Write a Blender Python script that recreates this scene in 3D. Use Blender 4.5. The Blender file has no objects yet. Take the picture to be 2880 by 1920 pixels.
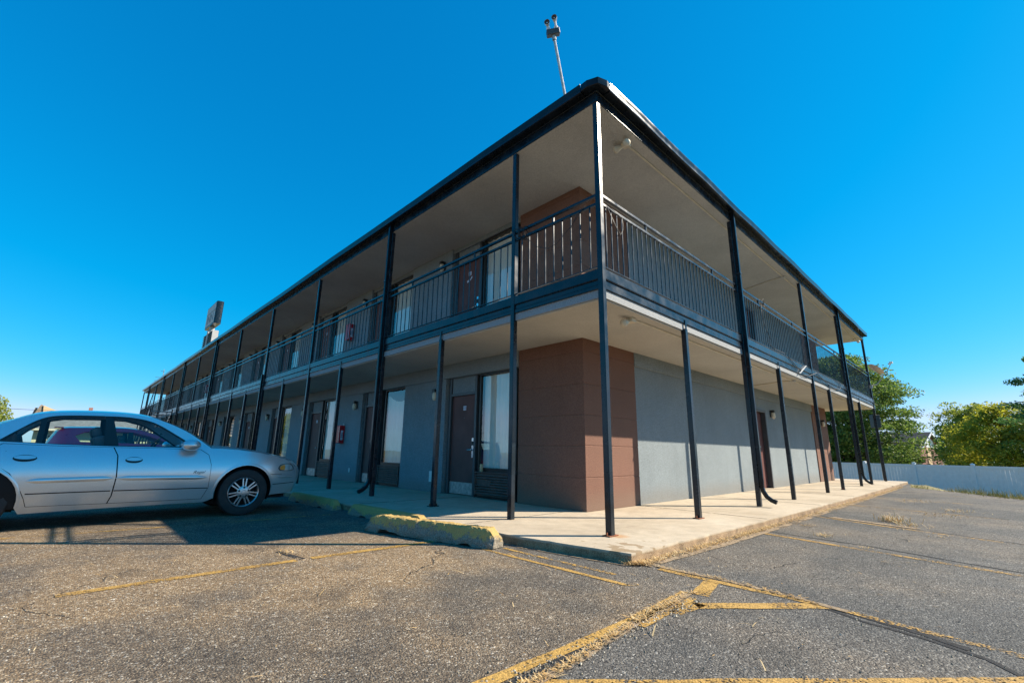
import bpy, bmesh, math, random
from math import sin, cos, pi, radians, sqrt
from mathutils import Vector, Matrix
from mathutils.geometry import delaunay_2d_cdt
S = bpy.context.scene
COL = S.collection
random.seed(11)
G = -0.09                      # asphalt level; the walkway top is z = 0
FL = 3.0                       # upper gallery floor
WX, WY = 1.407, 1.371          # wall planes of the long and the short facade
XE, YE = 16.9, 47.7            # far ends of the walls
RX, RY = 18.2, 49.2            # far ends of the galleries

# ------------------------------------------------------------------ materials
def new_mat(name):
    m = bpy.data.materials.new(name); m.use_nodes = True
    nt = m.node_tree
    return m, nt, nt.nodes['Principled BSDF']
def N(nt, typ, props=None, **inp):
    n = nt.nodes.new(typ)
    for k, v in (props or {}).items(): setattr(n, k, v)
    for k, v in inp.items():
        k2 = k.replace('_', ' ')
        s = n.inputs[int(k[1:])] if (k[0] == 'i' and k[1:].isdigit()) else n.inputs[k2]
        if isinstance(v, bpy.types.NodeSocket): nt.links.new(v, s)
        else: s.default_value = v
    return n
def ramp(nt, fac, stops, interp='LINEAR'):
    n = nt.nodes.new('ShaderNodeValToRGB'); nt.links.new(fac, n.inputs[0])
    cr = n.color_ramp; cr.interpolation = interp
    while len(cr.elements) < len(stops): cr.elements.new(0.5)
    for e, (p, c) in zip(cr.elements, stops):
        e.position = p; e.color = (c if len(c) == 4 else (*c, 1)) if isinstance(c, tuple) else (c, c, c, 1)
    return n.outputs[0]
def mix(nt, fac, a, b, blend='MIX'):
    n = nt.nodes.new('ShaderNodeMix'); n.data_type = 'RGBA'; n.blend_type = blend
    for sock, v in ((n.inputs[0], fac), (n.inputs[6], a), (n.inputs[7], b)):
        if isinstance(v, bpy.types.NodeSocket): nt.links.new(v, sock)
        else: sock.default_value = v if not isinstance(v, tuple) else (*v[:3], 1)
    return n.outputs[2]
def mth(nt, op, a, b=None, c=None, clamp=False):
    n = nt.nodes.new('ShaderNodeMath'); n.operation = op; n.use_clamp = clamp
    for i, v in enumerate((a, b, c)):
        if v is None: continue
        if isinstance(v, bpy.types.NodeSocket): nt.links.new(v, n.inputs[i])
        else: n.inputs[i].default_value = v
    return n.outputs[0]
def sstep(nt, v, a, b):
    n = nt.nodes.new('ShaderNodeMapRange'); n.interpolation_type = 'SMOOTHSTEP'
    nt.links.new(v, n.inputs[0]); n.inputs[1].default_value = a; n.inputs[2].default_value = b
    return n.outputs[0]
def bump(nt, h, strength, dist, bsdf, prev=None):
    b = N(nt, 'ShaderNodeBump', Strength=strength, Distance=dist, Height=h)
    if prev: nt.links.new(prev, b.inputs['Normal'])
    nt.links.new(b.outputs[0], bsdf.inputs['Normal']); return b.outputs[0]
def obco(nt):
    return nt.nodes.new('ShaderNodeTexCoord').outputs['Object']

def simple(name, col, rough=.5, metal=0., var=.12, vscale=6., bmp=0., bscale=60., spec=.5, coat=0.):
    m, nt, b = new_mat(name); co = obco(nt)
    n = N(nt, 'ShaderNodeTexNoise', Vector=co, Scale=vscale, Detail=5.)
    c = ramp(nt, n.outputs[0], [(.3, tuple(x*(1-var) for x in col)), (.7, tuple(min(1, x*(1+var)) for x in col))])
    nt.links.new(c, b.inputs['Base Color'])
    b.inputs['Roughness'].default_value = rough; b.inputs['Metallic'].default_value = metal
    b.inputs['Specular IOR Level'].default_value = spec; b.inputs['Coat Weight'].default_value = coat
    b.inputs['Coat Roughness'].default_value = .05
    if bmp:
        n2 = N(nt, 'ShaderNodeTexNoise', Vector=co, Scale=bscale, Detail=4.)
        bump(nt, n2.outputs[0], bmp, .01, b)
    return m
def stucco(name, col, speck=.25, groove=False, bscale=62., dirt=.12):
    m, nt, b = new_mat(name); co = obco(nt)
    n1 = N(nt, 'ShaderNodeTexNoise', Vector=co, Scale=bscale, Detail=4., Roughness=.65)
    n2 = N(nt, 'ShaderNodeTexNoise', Vector=co, Scale=.9, Detail=7., Roughness=.6)
    st = N(nt, 'ShaderNodeMapping', Vector=co, Scale=(5, 5, .35))
    n3 = N(nt, 'ShaderNodeTexNoise', Vector=st.outputs[0], Scale=2.2, Detail=5.)
    c = ramp(nt, n1.outputs[0], [(.34, tuple(x*(1-speck) for x in col)), (.64, tuple(x*(1+speck) for x in col))])
    d = ramp(nt, n2.outputs[0], [(.3, 1-dirt), (.7, 1+dirt*.5)])
    c = mix(nt, 1., c, d, 'MULTIPLY')
    c = mix(nt, 1., c, ramp(nt, n3.outputs[0], [(.30, 1-dirt*.35), (.6, 1.)]), 'MULTIPLY')
    z = N(nt, 'ShaderNodeSeparateXYZ', Vector=co).outputs[2]
    foot = mth(nt, 'MULTIPLY', sstep(nt, mth(nt, 'ADD', z, mth(nt, 'MULTIPLY', n2.outputs[0], -.35)), .22, -.14), .42)
    c = mix(nt, foot, c, (.19, .15, .11))
    nt.links.new(c, b.inputs['Base Color']); b.inputs['Roughness'].default_value = .85
    b.inputs['Specular IOR Level'].default_value = .3
    bump(nt, n1.outputs[0], .8, .010, b)
    return m

def paint_metal(name, col, rough=.22):
    """old brushed-on gloss paint: runs and small chips down to pale primer"""
    m, nt, b = new_mat(name); co = obco(nt)
    n1 = N(nt, 'ShaderNodeTexNoise', Vector=co, Scale=38., Detail=5., Roughness=.7)
    n2 = N(nt, 'ShaderNodeTexNoise', Vector=co, Scale=5., Detail=6.)
    n3 = N(nt, 'ShaderNodeTexNoise', Vector=co, Scale=150., Detail=2.)
    chip = mth(nt, 'MULTIPLY', sstep(nt, n1.outputs[0], .735, .75), sstep(nt, n2.outputs[0], .5, .62))
    c = ramp(nt, n2.outputs[0], [(.3, tuple(x*.7 for x in col)), (.7, tuple(x*1.4 for x in col))])
    c = mix(nt, chip, c, (.42, .44, .46))
    nt.links.new(c, b.inputs['Base Color'])
    r = ramp(nt, n2.outputs[0], [(.3, rough*.75), (.75, rough*1.7)])
    nt.links.new(r, b.inputs['Roughness']); b.inputs['Specular IOR Level'].default_value = .42
    p = bump(nt, n3.outputs[0], .06, .003, b)
    bump(nt, n2.outputs[0], .06, .02, b, p)
    return m

def asphalt_nodes(nt, b, paint=None):
    co = obco(nt)
    xyz = N(nt, 'ShaderNodeSeparateXYZ', Vector=co)
    x, y = xyz.outputs[0], xyz.outputs[1]
    wob = N(nt, 'ShaderNodeTexNoise', Vector=co, Scale=1.3, Detail=5.).outputs[0]
    big = N(nt, 'ShaderNodeTexNoise', Vector=co, Scale=.42, Detail=7., Roughness=.62).outputs[0]
    med = N(nt, 'ShaderNodeTexNoise', Vector=co, Scale=2.6, Detail=6., Roughness=.6).outputs[0]
    fin = N(nt, 'ShaderNodeTexNoise', Vector=co, Scale=34., Detail=5., Roughness=.75).outputs[0]
    vA = N(nt, 'ShaderNodeTexVoronoi', Vector=co, Scale=96.)
    vB = N(nt, 'ShaderNodeTexVoronoi', Vector=co, Scale=200.)
    ra = N(nt, 'ShaderNodeSeparateColor', Color=vA.outputs['Color']).outputs[0]
    rb = N(nt, 'ShaderNodeSeparateColor', Color=vB.outputs['Color']).outputs[1]
    # the older, sandier slab lies left of the cracked joints
    xl = sstep(nt, mth(nt, 'ADD', x, mth(nt, 'MULTIPLY', wob, .5)), -.55, -1.5)
    yl = sstep(nt, mth(nt, 'ADD', y, mth(nt, 'MULTIPLY', wob, .10)), -1.42, -1.34)
    old = mth(nt, 'MULTIPLY', xl, yl)
    sand = mth(nt, 'ADD', mth(nt, 'MULTIPLY', old, .36), mth(nt, 'MULTIPLY', sstep(nt, x, -1.2, -4.), mth(nt, 'MULTIPLY', old, .30)))
    sand = mth(nt, 'ADD', sand, mth(nt, 'MULTIPLY', sstep(nt, big, .40, .66), mth(nt, 'ADD', mth(nt, 'MULTIPLY', old, .58), .34)))
    sand = mth(nt, 'MULTIPLY', sand, ramp(nt, med, [(.3, .60), (.62, 1.)]), clamp=True)
    grey = ramp(nt, ra, [(0, (.024, .025, .028)), (.45, (.082, .081, .076)), (.78, (.140, .135, .123)), (.93, (.23, .22, .195)), (1, (.42, .40, .36))])
    tan = ramp(nt, ra, [(0, (.050, .036, .024)), (.4, (.190, .125, .066)), (.75, (.315, .213, .116)), (.90, (.49, .375, .235)), (1, (.78, .70, .57))])
    g2 = ramp(nt, rb, [(0, (.018, .019, .021)), (.5, (.072, .071, .068)), (.9, (.18, .175, .16)), (1, (.34, .33, .30))])
    t2 = ramp(nt, rb, [(0, (.05, .036, .023)), (.5, (.170, .112, .060)), (.9, (.345, .245, .138)), (1, (.60, .51, .38))])
    sel = sstep(nt, fin, .42, .58)
    c = mix(nt, sand, mix(nt, sel, grey, g2), mix(nt, sel, tan, t2))
    pit = sstep(nt, fin, .44, .28)
    c = mix(nt, mth(nt, 'MULTIPLY', pit, .7), c, (.012, .012, .013))
    c = mix(nt, 1., c, ramp(nt, big, [(.3, .66), (.52, 1.), (.75, 1.28)]), 'MULTIPLY')
    c = mix(nt, 1., c, ramp(nt, med, [(.28, .78), (.5, 1.), (.75, 1.15)]), 'MULTIPLY')
    # pale drag streaks along the driving lane on the right
    mp = N(nt, 'ShaderNodeMapping', Vector=co, Rotation=(0, 0, radians(12)), Scale=(1.1, .16, 1))
    stk = N(nt, 'ShaderNodeTexNoise', Vector=mp.outputs[0], Scale=2.4, Detail=7., Roughness=.7).outputs[0]
    c = mix(nt, mth(nt, 'MULTIPLY', sstep(nt, stk, .56, .74), mth(nt, 'MULTIPLY', sstep(nt, x, -.3, 1.5), .38)), c, (.21, .20, .185))
    # hairline cracks
    wv = N(nt, 'ShaderNodeTexNoise', Vector=co, Scale=1.7, Detail=5.)
    cw = nt.nodes.new('ShaderNodeVectorMath'); cw.operation = 'MULTIPLY_ADD'
    nt.links.new(wv.outputs['Color'], cw.inputs[0]); cw.inputs[1].default_value = (.8, .8, 0); nt.links.new(co, cw.inputs[2])
    vc = N(nt, 'ShaderNodeTexVoronoi', {'feature': 'DISTANCE_TO_EDGE'}, Vector=cw.outputs[0], Scale=.33)
    crack = mth(nt, 'MULTIPLY', sstep(nt, vc.outputs['Distance'], .0034, .0010), sstep(nt, big, .53, .60))
    c = mix(nt, mth(nt, 'MULTIPLY', crack, .65), c, (.010, .010, .010))
    # oil drips
    oil = N(nt, 'ShaderNodeTexNoise', Vector=co, Scale=.8, Detail=3.).outputs[0]
    c = mix(nt, mth(nt, 'MULTIPLY', sstep(nt, oil, .60, .72), .5), c, (.022, .021, .021))
    hgt = mth(nt, 'ADD', mth(nt, 'MULTIPLY', vA.outputs['Distance'], -.9), mth(nt, 'MULTIPLY', fin, 1.1))
    hgt = mth(nt, 'SUBTRACT', hgt, mth(nt, 'MULTIPLY', crack, 1.6))
    b.inputs['Roughness'].default_value = .82; b.inputs['Specular IOR Level'].default_value = .35
    bump(nt, hgt, .9, .007, b)
    return co, c, fin, med, sel, crack
def asphalt():
    m, nt, b = new_mat('asphalt'); _, c, *_r = asphalt_nodes(nt, b)
    nt.links.new(c, b.inputs['Base Color']); return m
def road_paint(name, wear):
    m, nt, b = new_mat(name); co = obco(nt)
    fin = N(nt, 'ShaderNodeTexNoise', Vector=co, Scale=34., Detail=5., Roughness=.75).outputs[0]
    med = N(nt, 'ShaderNodeTexNoise', Vector=co, Scale=3.1, Detail=6., Roughness=.6).outputs[0]
    vA = N(nt, 'ShaderNodeTexVoronoi', Vector=co, Scale=96.)
    ra = N(nt, 'ShaderNodeSeparateColor', Color=vA.outputs['Color']).outputs[2]
    k = mth(nt, 'ADD', mth(nt, 'MULTIPLY', fin, .9), mth(nt, 'ADD', mth(nt, 'MULTIPLY', med, .9), mth(nt, 'MULTIPLY', ra, .28)))
    keep = sstep(nt, k, .72+wear*.5, .90+wear*.5)
    c = ramp(nt, med, [(.3, (.33, .19, .045)), (.7, (.50, .30, .075))])
    c = mix(nt, 1., c, ramp(nt, ra, [(0, .62), (.8, 1.1)]), 'MULTIPLY')
    nt.links.new(c, b.inputs['Base Color']); b.inputs['Roughness'].default_value = .75
    hgt = mth(nt, 'ADD', mth(nt, 'MULTIPLY', vA.outputs['Distance'], -.9), mth(nt, 'MULTIPLY', fin, 1.1))
    bump(nt, hgt, .7, .004, b)
    tr = nt.nodes.new('ShaderNodeBsdfTransparent')
    ms = nt.nodes.new('ShaderNodeMixShader'); out = nt.nodes['Material Output']
    nt.links.new(keep, ms.inputs[0]); nt.links.new(tr.outputs[0], ms.inputs[1]); nt.links.new(b.outputs[0], ms.inputs[2])
    nt.links.new(ms.outputs[0], out.inputs[0]); return m
def dirt_sheet(name, ca, cb, thr):
    m, nt, b = new_mat(name); co = obco(nt)
    fin = N(nt, 'ShaderNodeTexNoise', Vector=co, Scale=26., Detail=6., Roughness=.75).outputs[0]
    med = N(nt, 'ShaderNodeTexNoise', Vector=co, Scale=4.5, Detail=6., Roughness=.65).outputs[0]
    k = mth(nt, 'ADD', mth(nt, 'MULTIPLY', fin, .6), mth(nt, 'MULTIPLY', med, .8))
    keep = sstep(nt, k, thr, thr+.12)
    nt.links.new(ramp(nt, fin, [(.3, ca), (.7, cb)]), b.inputs['Base Color']); b.inputs['Roughness'].default_value = .95
    bump(nt, fin, .9, .012, b)
    tr = nt.nodes.new('ShaderNodeBsdfTransparent')
    ms = nt.nodes.new('ShaderNodeMixShader'); out = nt.nodes['Material Output']
    nt.links.new(keep, ms.inputs[0]); nt.links.new(tr.outputs[0], ms.inputs[1]); nt.links.new(b.outputs[0], ms.inputs[2])
    nt.links.new(ms.outputs[0], out.inputs[0]); return m
def concrete():
    m, nt, b = new_mat('walkway_concrete'); co = obco(nt)
    xyz = N(nt, 'ShaderNodeSeparateXYZ', Vector=co); x, y, z = xyz.outputs
    big = N(nt, 'ShaderNodeTexNoise', Vector=co, Scale=.7, Detail=7., Roughness=.62).outputs[0]
    med = N(nt, 'ShaderNodeTexNoise', Vector=co, Scale=6., Detail=6., Roughness=.6).outputs[0]
    fin = N(nt, 'ShaderNodeTexNoise', Vector=co, Scale=120., Detail=4., Roughness=.7).outputs[0]
    c = ramp(nt, big, [(.28, (.37, .295, .205)), (.5, (.49, .405, .295)), (.72, (.56, .475, .36))])
    c = mix(nt, 1., c, ramp(nt, med, [(.3, .86), (.7, 1.08)]), 'MULTIPLY')
    c = mix(nt, 1., c, ramp(nt, fin, [(.3, .82), (.7, 1.12)]), 'MULTIPLY')
    # wet brown spill near the free corner
    ax = mth(nt, 'MULTIPLY', mth(nt, 'ADD', x, .32), 2.0); ay = mth(nt, 'MULTIPLY', mth(nt, 'ADD', y, .38), 2.6)
    rad = mth(nt, 'SQRT', mth(nt, 'ADD', mth(nt, 'MULTIPLY', ax, ax), mth(nt, 'MULTIPLY', ay, ay)))
    st = N(nt, 'ShaderNodeTexNoise', Vector=co, Scale=5.2, Detail=3.).outputs[0]
    spill = mth(nt, 'MULTIPLY', sstep(nt, mth(nt, 'SUBTRACT', st, mth(nt, 'MULTIPLY', rad, .20)), .435, .46), .75)
    c = mix(nt, spill, c, (.25, .165, .08))
    # rust run-off at the corner post
    rx = mth(nt, 'MULTIPLY', mth(nt, 'SUBTRACT', x, .06), mth(nt, 'SUBTRACT', x, .06)); ry = mth(nt, 'MULTIPLY', mth(nt, 'ADD', y, .05), mth(nt, 'ADD', y, .05))
    rust = sstep(nt, mth(nt, 'ADD', mth(nt, 'SQRT', mth(nt, 'ADD', rx, ry)), mth(nt, 'MULTIPLY', med, .10)), .21, .10)
    c = mix(nt, mth(nt, 'MULTIPLY', rust, .6), c, (.45, .20, .05))
    # the outer face of the kerb is dirtier and exposes aggregate
    edge = sstep(nt, z, -.006, -.03)
    ec = mix(nt, 1., ramp(nt, fin, [(.3, (.12, .060, .030)), (.5, (.30, .20, .11)), (.7, (.56, .42, .27))]), ramp(nt, med, [(.3, .5), (.7, 1.3)]), 'MULTIPLY')
    c = mix(nt, edge, c, ec)
    nt.links.new(c, b.inputs['Base Color']); b.inputs['Roughness'].default_value = .9
    p = bump(nt, med, .25, .012, b); bump(nt, fin, .55, .005, b, p)
    return m
def glass(name, tint=(.80, .86, .86), ior=1.75, rough=0.):
    m, nt, b = new_mat(name); nt.nodes.remove(b)
    tr = N(nt, 'ShaderNodeBsdfTransparent', Color=(*tint, 1))
    co = obco(nt); n = N(nt, 'ShaderNodeTexNoise', Vector=co, Scale=1.6, Detail=2.)
    bp = N(nt, 'ShaderNodeBump', Strength=.05, Distance=.03, Height=n.outputs[0])
    gl = N(nt, 'ShaderNodeBsdfGlossy', Roughness=rough, Normal=bp.outputs[0])
    ge = nt.nodes.new('ShaderNodeNewGeometry'); dt = nt.nodes.new('ShaderNodeVectorMath'); dt.operation = 'DOT_PRODUCT'
    nt.links.new(ge.outputs['Incoming'], dt.inputs[0]); nt.links.new(ge.outputs['Normal'], dt.inputs[1])
    cs = mth(nt, 'ABSOLUTE', dt.outputs['Value']); f0 = ((ior-1)/(ior+1))**2
    fr = mth(nt, 'MULTIPLY_ADD', mth(nt, 'POWER', mth(nt, 'SUBTRACT', 1., cs, clamp=True), 5.), 1-f0, f0, clamp=True)
    ms = nt.nodes.new('ShaderNodeMixShader')
    nt.links.new(fr, ms.inputs[0]); nt.links.new(tr.outputs[0], ms.inputs[1]); nt.links.new(gl.outputs[0], ms.inputs[2])
    nt.links.new(ms.outputs[0], nt.nodes['Material Output'].inputs[0]); return m
def leaf(name, cols, trans=.52):
    m, nt, b = new_mat(name); nt.nodes.remove(b)
    g = nt.nodes.new('ShaderNodeNewGeometry')
    co = obco(nt); n = N(nt, 'ShaderNodeTexNoise', Vector=co, Scale=.55, Detail=3.).outputs[0]
    k = mth(nt, 'ADD', mth(nt, 'MULTIPLY', g.outputs['Random Per Island'], .6), mth(nt, 'MULTIPLY', n, .55), clamp=True)
    c = ramp(nt, k, [(i/(len(cols)-1), cc) for i, cc in enumerate(cols)])
    d = N(nt, 'ShaderNodeBsdfDiffuse', Color=c); t = N(nt, 'ShaderNodeBsdfTranslucent', Color=c)
    gl = N(nt, 'ShaderNodeBsdfGlossy', Roughness=.45, Color=(.6, .65, .6, 1))
    ms = N(nt, 'ShaderNodeMixShader', i0=trans, i1=d.outputs[0], i2=t.outputs[0])
    m2 = N(nt, 'ShaderNodeMixShader', i0=.04, i1=ms.outputs[0], i2=gl.outputs[0])
    nt.links.new(m2.outputs[0], nt.nodes['Material Output'].inputs[0]); return m
def car_paint(name, col, metal=.75, rough=.30):
    m, nt, b = new_mat(name); co = obco(nt)
    n = N(nt, 'ShaderNodeTexNoise', Vector=co, Scale=420., Detail=1.)
    d = N(nt, 'ShaderNodeTexNoise', Vector=co, Scale=2.4, Detail=6., Roughness=.65)
    c = ramp(nt, n.outputs[0], [(.3, tuple(x*.88 for x in col)), (.7, tuple(x*1.1 for x in col))])
    z = N(nt, 'ShaderNodeSeparateXYZ', Vector=co).outputs[2]
    dust = mth(nt, 'MULTIPLY', sstep(nt, mth(nt, 'ADD', z, mth(nt, 'MULTIPLY', d.outputs[0], -.25)), .34, -.02), .55)
    c = mix(nt, dust, c, (.24, .20, .15))
    nt.links.new(c, b.inputs['Base Color'])
    nt.links.new(mth(nt, 'SUBTRACT', metal, dust), b.inputs['Metallic'])
    nt.links.new(ramp(nt, d.outputs[0], [(.3, rough*.9), (.75, rough*1.25)]), b.inputs['Roughness'])
    b.inputs['Coat Weight'].default_value = .8; b.inputs['Coat Roughness'].default_value = .06
    return m
def wheelstop_mat(name, yellow):
    m, nt, b = new_mat(name); co = obco(nt)
    med = N(nt, 'ShaderNodeTexNoise', Vector=co, Scale=7., Detail=8., Roughness=.72).outputs[0]
    fin = N(nt, 'ShaderNodeTexNoise', Vector=co, Scale=90., Detail=4., Roughness=.7).outputs[0]
    z = N(nt, 'ShaderNodeSeparateXYZ', Vector=co).outputs[2]
    conc = ramp(nt, fin, [(.3, (.10, .085, .062)), (.5, (.24, .205, .155)), (.72, (.42, .38, .31))])
    yel = ramp(nt, fin, [(.3, (.34, .235, .085)), (.7, (.58, .385, .125))])
    k = mth(nt, 'ADD', mth(nt, 'ADD', mth(nt, 'MULTIPLY', med, .75), mth(nt, 'MULTIPLY', fin, .25)), mth(nt, 'MULTIPLY', z, 1.7))
    c = mix(nt, sstep(nt, k, yellow, yellow+.05), conc, yel)
    nt.links.new(c, b.inputs['Base Color']); b.inputs['Roughness'].default_value = .9
    p = bump(nt, med, .7, .03, b); bump(nt, fin, .8, .008, b, p)
    return m
def ground_mat():
    m, nt, b = new_mat('field'); co = obco(nt)
    n = N(nt, 'ShaderNodeTexNoise', Vector=co, Scale=.35, Detail=8., Roughness=.7).outputs[0]
    f = N(nt, 'ShaderNodeTexNoise', Vector=co, Scale=9., Detail=5., Roughness=.7).outputs[0]
    c = ramp(nt, n, [(.3, (.13, .13, .04)), (.5, (.26, .22, .09)), (.7, (.40, .31, .15))])
    c = mix(nt, 1., c, ramp(nt, f, [(.3, .6), (.7, 1.25)]), 'MULTIPLY')
    nt.links.new(c, b.inputs['Base Color']); b.inputs['Roughness'].default_value = .95
    bump(nt, f, .8, .05, b); return m
def brick_mat(name, ca, cb, mortar, scale=1., bw=.22, rh=.075):
    m, nt, b = new_mat(name); co = obco(nt)
    mp = N(nt, 'ShaderNodeMapping', Vector=co, Rotation=(radians(90), 0, 0))
    br = N(nt, 'ShaderNodeTexBrick', Vector=mp.outputs[0], Color1=(*ca, 1), Color2=(*cb, 1), Mortar=(*mortar, 1), Scale=scale)
    br.inputs['Brick Width'].default_value = bw; br.inputs['Row Height'].default_value = rh; br.inputs['Mortar Size'].default_value = .008
    nt.links.new(br.outputs[0], b.inputs['Base Color']); b.inputs['Roughness'].default_value = .9
    return m
def shingle_mat(name, col):
    m, nt, b = new_mat(name); co = obco(nt)
    mp = N(nt, 'ShaderNodeMapping', Vector=co, Scale=(1, 1, 3.2))
    n = N(nt, 'ShaderNodeTexNoise', Vector=mp.outputs[0], Scale=3.2, Detail=6., Roughness=.7).outputs[0]
    c = ramp(nt, n, [(.3, tuple(x*.6 for x in col)), (.7, tuple(x*1.4 for x in col))])
    nt.links.new(c, b.inputs['Base Color']); b.inputs['Roughness'].default_value = .9
    return m

MT = {}
MT['asphalt'] = asphalt()
MT['paint0'] = road_paint('yellow_line_fresh', .27); MT['paint1'] = road_paint('yellow_line_worn', .52); MT['paint2'] = road_paint('yellow_line_faded', .66)
MT['dirt'] = dirt_sheet('dirt_in_joint', (.20, .14, .085), (.40, .30, .19), .60)
MT['dirt2'] = dirt_sheet('thin_sand', (.17, .12, .07), (.36, .26, .15), .80)
MT['tar'] = dirt_sheet('crack_sealer', (.010, .010, .011), (.030, .030, .032), .56)
MT['concrete'] = concrete()
MT['gray'] = stucco('grey_stucco', (.222, .258, .275), .36); MT['brown'] = stucco('brown_stucco', (.200, .102, .072), .26)
MT['soffit'] = stucco('soffit_paint', (.55, .53, .485), .14, bscale=60., dirt=.13)
MT['slab'] = stucco('slab_edge', (.31, .32, .325), .30)
MT['navy'] = paint_metal('navy_paint', (.008, .014, .021))
MT['navy2'] = paint_metal('navy_gutter', (.009, .013, .018), .15); MT['navy2'].node_tree.nodes['Principled BSDF'].inputs['Specular IOR Level'].default_value = .22
MT['black'] = simple('black_plastic', (.012, .013, .014), .4, 0, .2)
MT['dark'] = simple('dark_void', (.006, .006, .007), .9, 0, .1)
MT['door'] = simple('door_maroon', (.140, .060, .052), .55, 0, .16, 3., .10, 30., spec=.22)
MT['frame'] = simple('frame_grey', (.055, .060, .066), .4, 0, .15)
MT['bronze'] = simple('bronze_aluminium', (.030, .027, .025), .35, .3, .15)
MT['galv'] = simple('galvanised_plate', (.42, .40, .37), .42, .55, .35, 14., .25, 20.)
MT['chrome'] = simple('brushed_chrome', (.62, .63, .64), .22, .95, .06)
MT['white'] = simple('white_plastic', (.70, .69, .66), .5, 0, .08)
MT['cream'] = simple('cream_lamp', (.66, .58, .44), .5, 0, .12, 8., .2, 20.)
MT['curtain'] = simple('curtain_cloth', (.90, .86, .76), .9, 0, .06, 4.)
MT['grille'] = simple('bronze_grille', (.13, .075, .060), .5, .2, .3, 9., .1, 40.)
MT['red'] = simple('red_box', (.62, .010, .020), .3, 0, .15)
MT['bluetext'] = simple('label_ink', (.03, .025, .12), .6)
MT['label'] = simple('label_white', (.70, .66, .74), .6)
MT['rust'] = simple('rusty_plate', (.22, .075, .032), .85, .1, .45, 30., .5, 60.)
MT['glass'] = glass('window_glass', (.95, .97, .97), 2.35)
MT['carglass'] = glass('car_glass', (.86, .95, .95), 1.5)
MT['silver'] = car_paint('silver_paint', (.64, .69, .72), .68); MT['redpaint'] = car_paint('red_paint', (.85, .03, .11), .25, .3)
MT['tyre'] = simple('tyre_rubber', (.020, .020, .021), .72, 0, .3, 12., .25, 50.)
MT['alloy'] = simple('alloy_rim', (.50, .50, .51), .3, .85, .1)
MT['amber'] = simple('amber_lens', (1., .27, .006), .3, 0, .1, coat=1.)
MT['lens'] = simple('lamp_lens', (.42, .44, .44), .08, .3, .2, coat=1.)
MT['seat'] = simple('seat_cloth', (.075, .085, .095), .8, 0, .15)
MT['stop1'] = wheelstop_mat('old_wheelstop', .668); MT['stop2'] = wheelstop_mat('yellow_wheelstop', .585)
MT['field'] = ground_mat()
MT['vinyl'] = simple('white_vinyl', (.80, .82, .84), .45, 0, .05)
MT['bark'] = simple('bark', (.085, .062, .045), .9, 0, .35, 7., .8, 20.)
MT['leafA'] = leaf('leaves_green', [(.04, .10, .018), (.09, .17, .03), (.17, .255, .048), (.25, .31, .07)])
MT['leafB'] = leaf('leaves_dark', [(.035, .10, .03), (.07, .16, .045), (.13, .23, .065)])
MT['leafC'] = leaf('leaves_yellow', [(.15, .20, .02), (.30, .33, .03), (.48, .47, .045), (.56, .48, .07)])
MT['leafD'] = leaf('leaves_olive', [(.10, .16, .025), (.20, .27, .04), (.32, .37, .065), (.42, .40, .09)])
MT['straw'] = leaf('dry_straw', [(.26, .14, .05), (.50, .31, .12), (.66, .46, .22), (.74, .58, .34)], .1)
MT['grass'] = leaf('verge_grass', [(.04, .07, .012), (.10, .13, .02), (.22, .19, .06), (.40, .31, .14)], .25)
MT['stone'] = leaf('loose_grit', [(.05, .045, .04), (.14, .11, .075), (.24, .19, .13), (.36, .30, .22), (.66, .62, .54)], .02)
MT['brick'] = brick_mat('red_brick', (.22, .075, .055), (.30, .11, .08), (.34, .28, .24))
MT['beige'] = simple('beige_siding', (.56, .51, .33), .7, 0, .06, 2.)
MT['tan'] = simple('tan_wall', (.58, .42, .24), .8, 0, .1, 2.)
MT['stonework'] = brick_mat('stone_chimney', (.16, .12, .09), (.34, .27, .19), (.26, .22, .18), 1., .35, .2)
MT['shingle'] = shingle_mat('grey_shingles', (.16, .155, .15)); MT['shingle2'] = shingle_mat('brown_shingles', (.09, .075, .065))
MT['signface'] = simple('sign_face', (.40, .40, .40), .6, 0, .08, 2.); MT['signtext'] = simple('sign_letters', (.13, .13, .14), .6)
MT['wire'] = simple('black_cable', (.010, .010, .011), .5)
MT['dish'] = simple('dish_grey', (.66, .58, .52), .5, .1, .08); MT['roof'] = simple('roof_membrane', (.22, .21, .20), .9)

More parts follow.
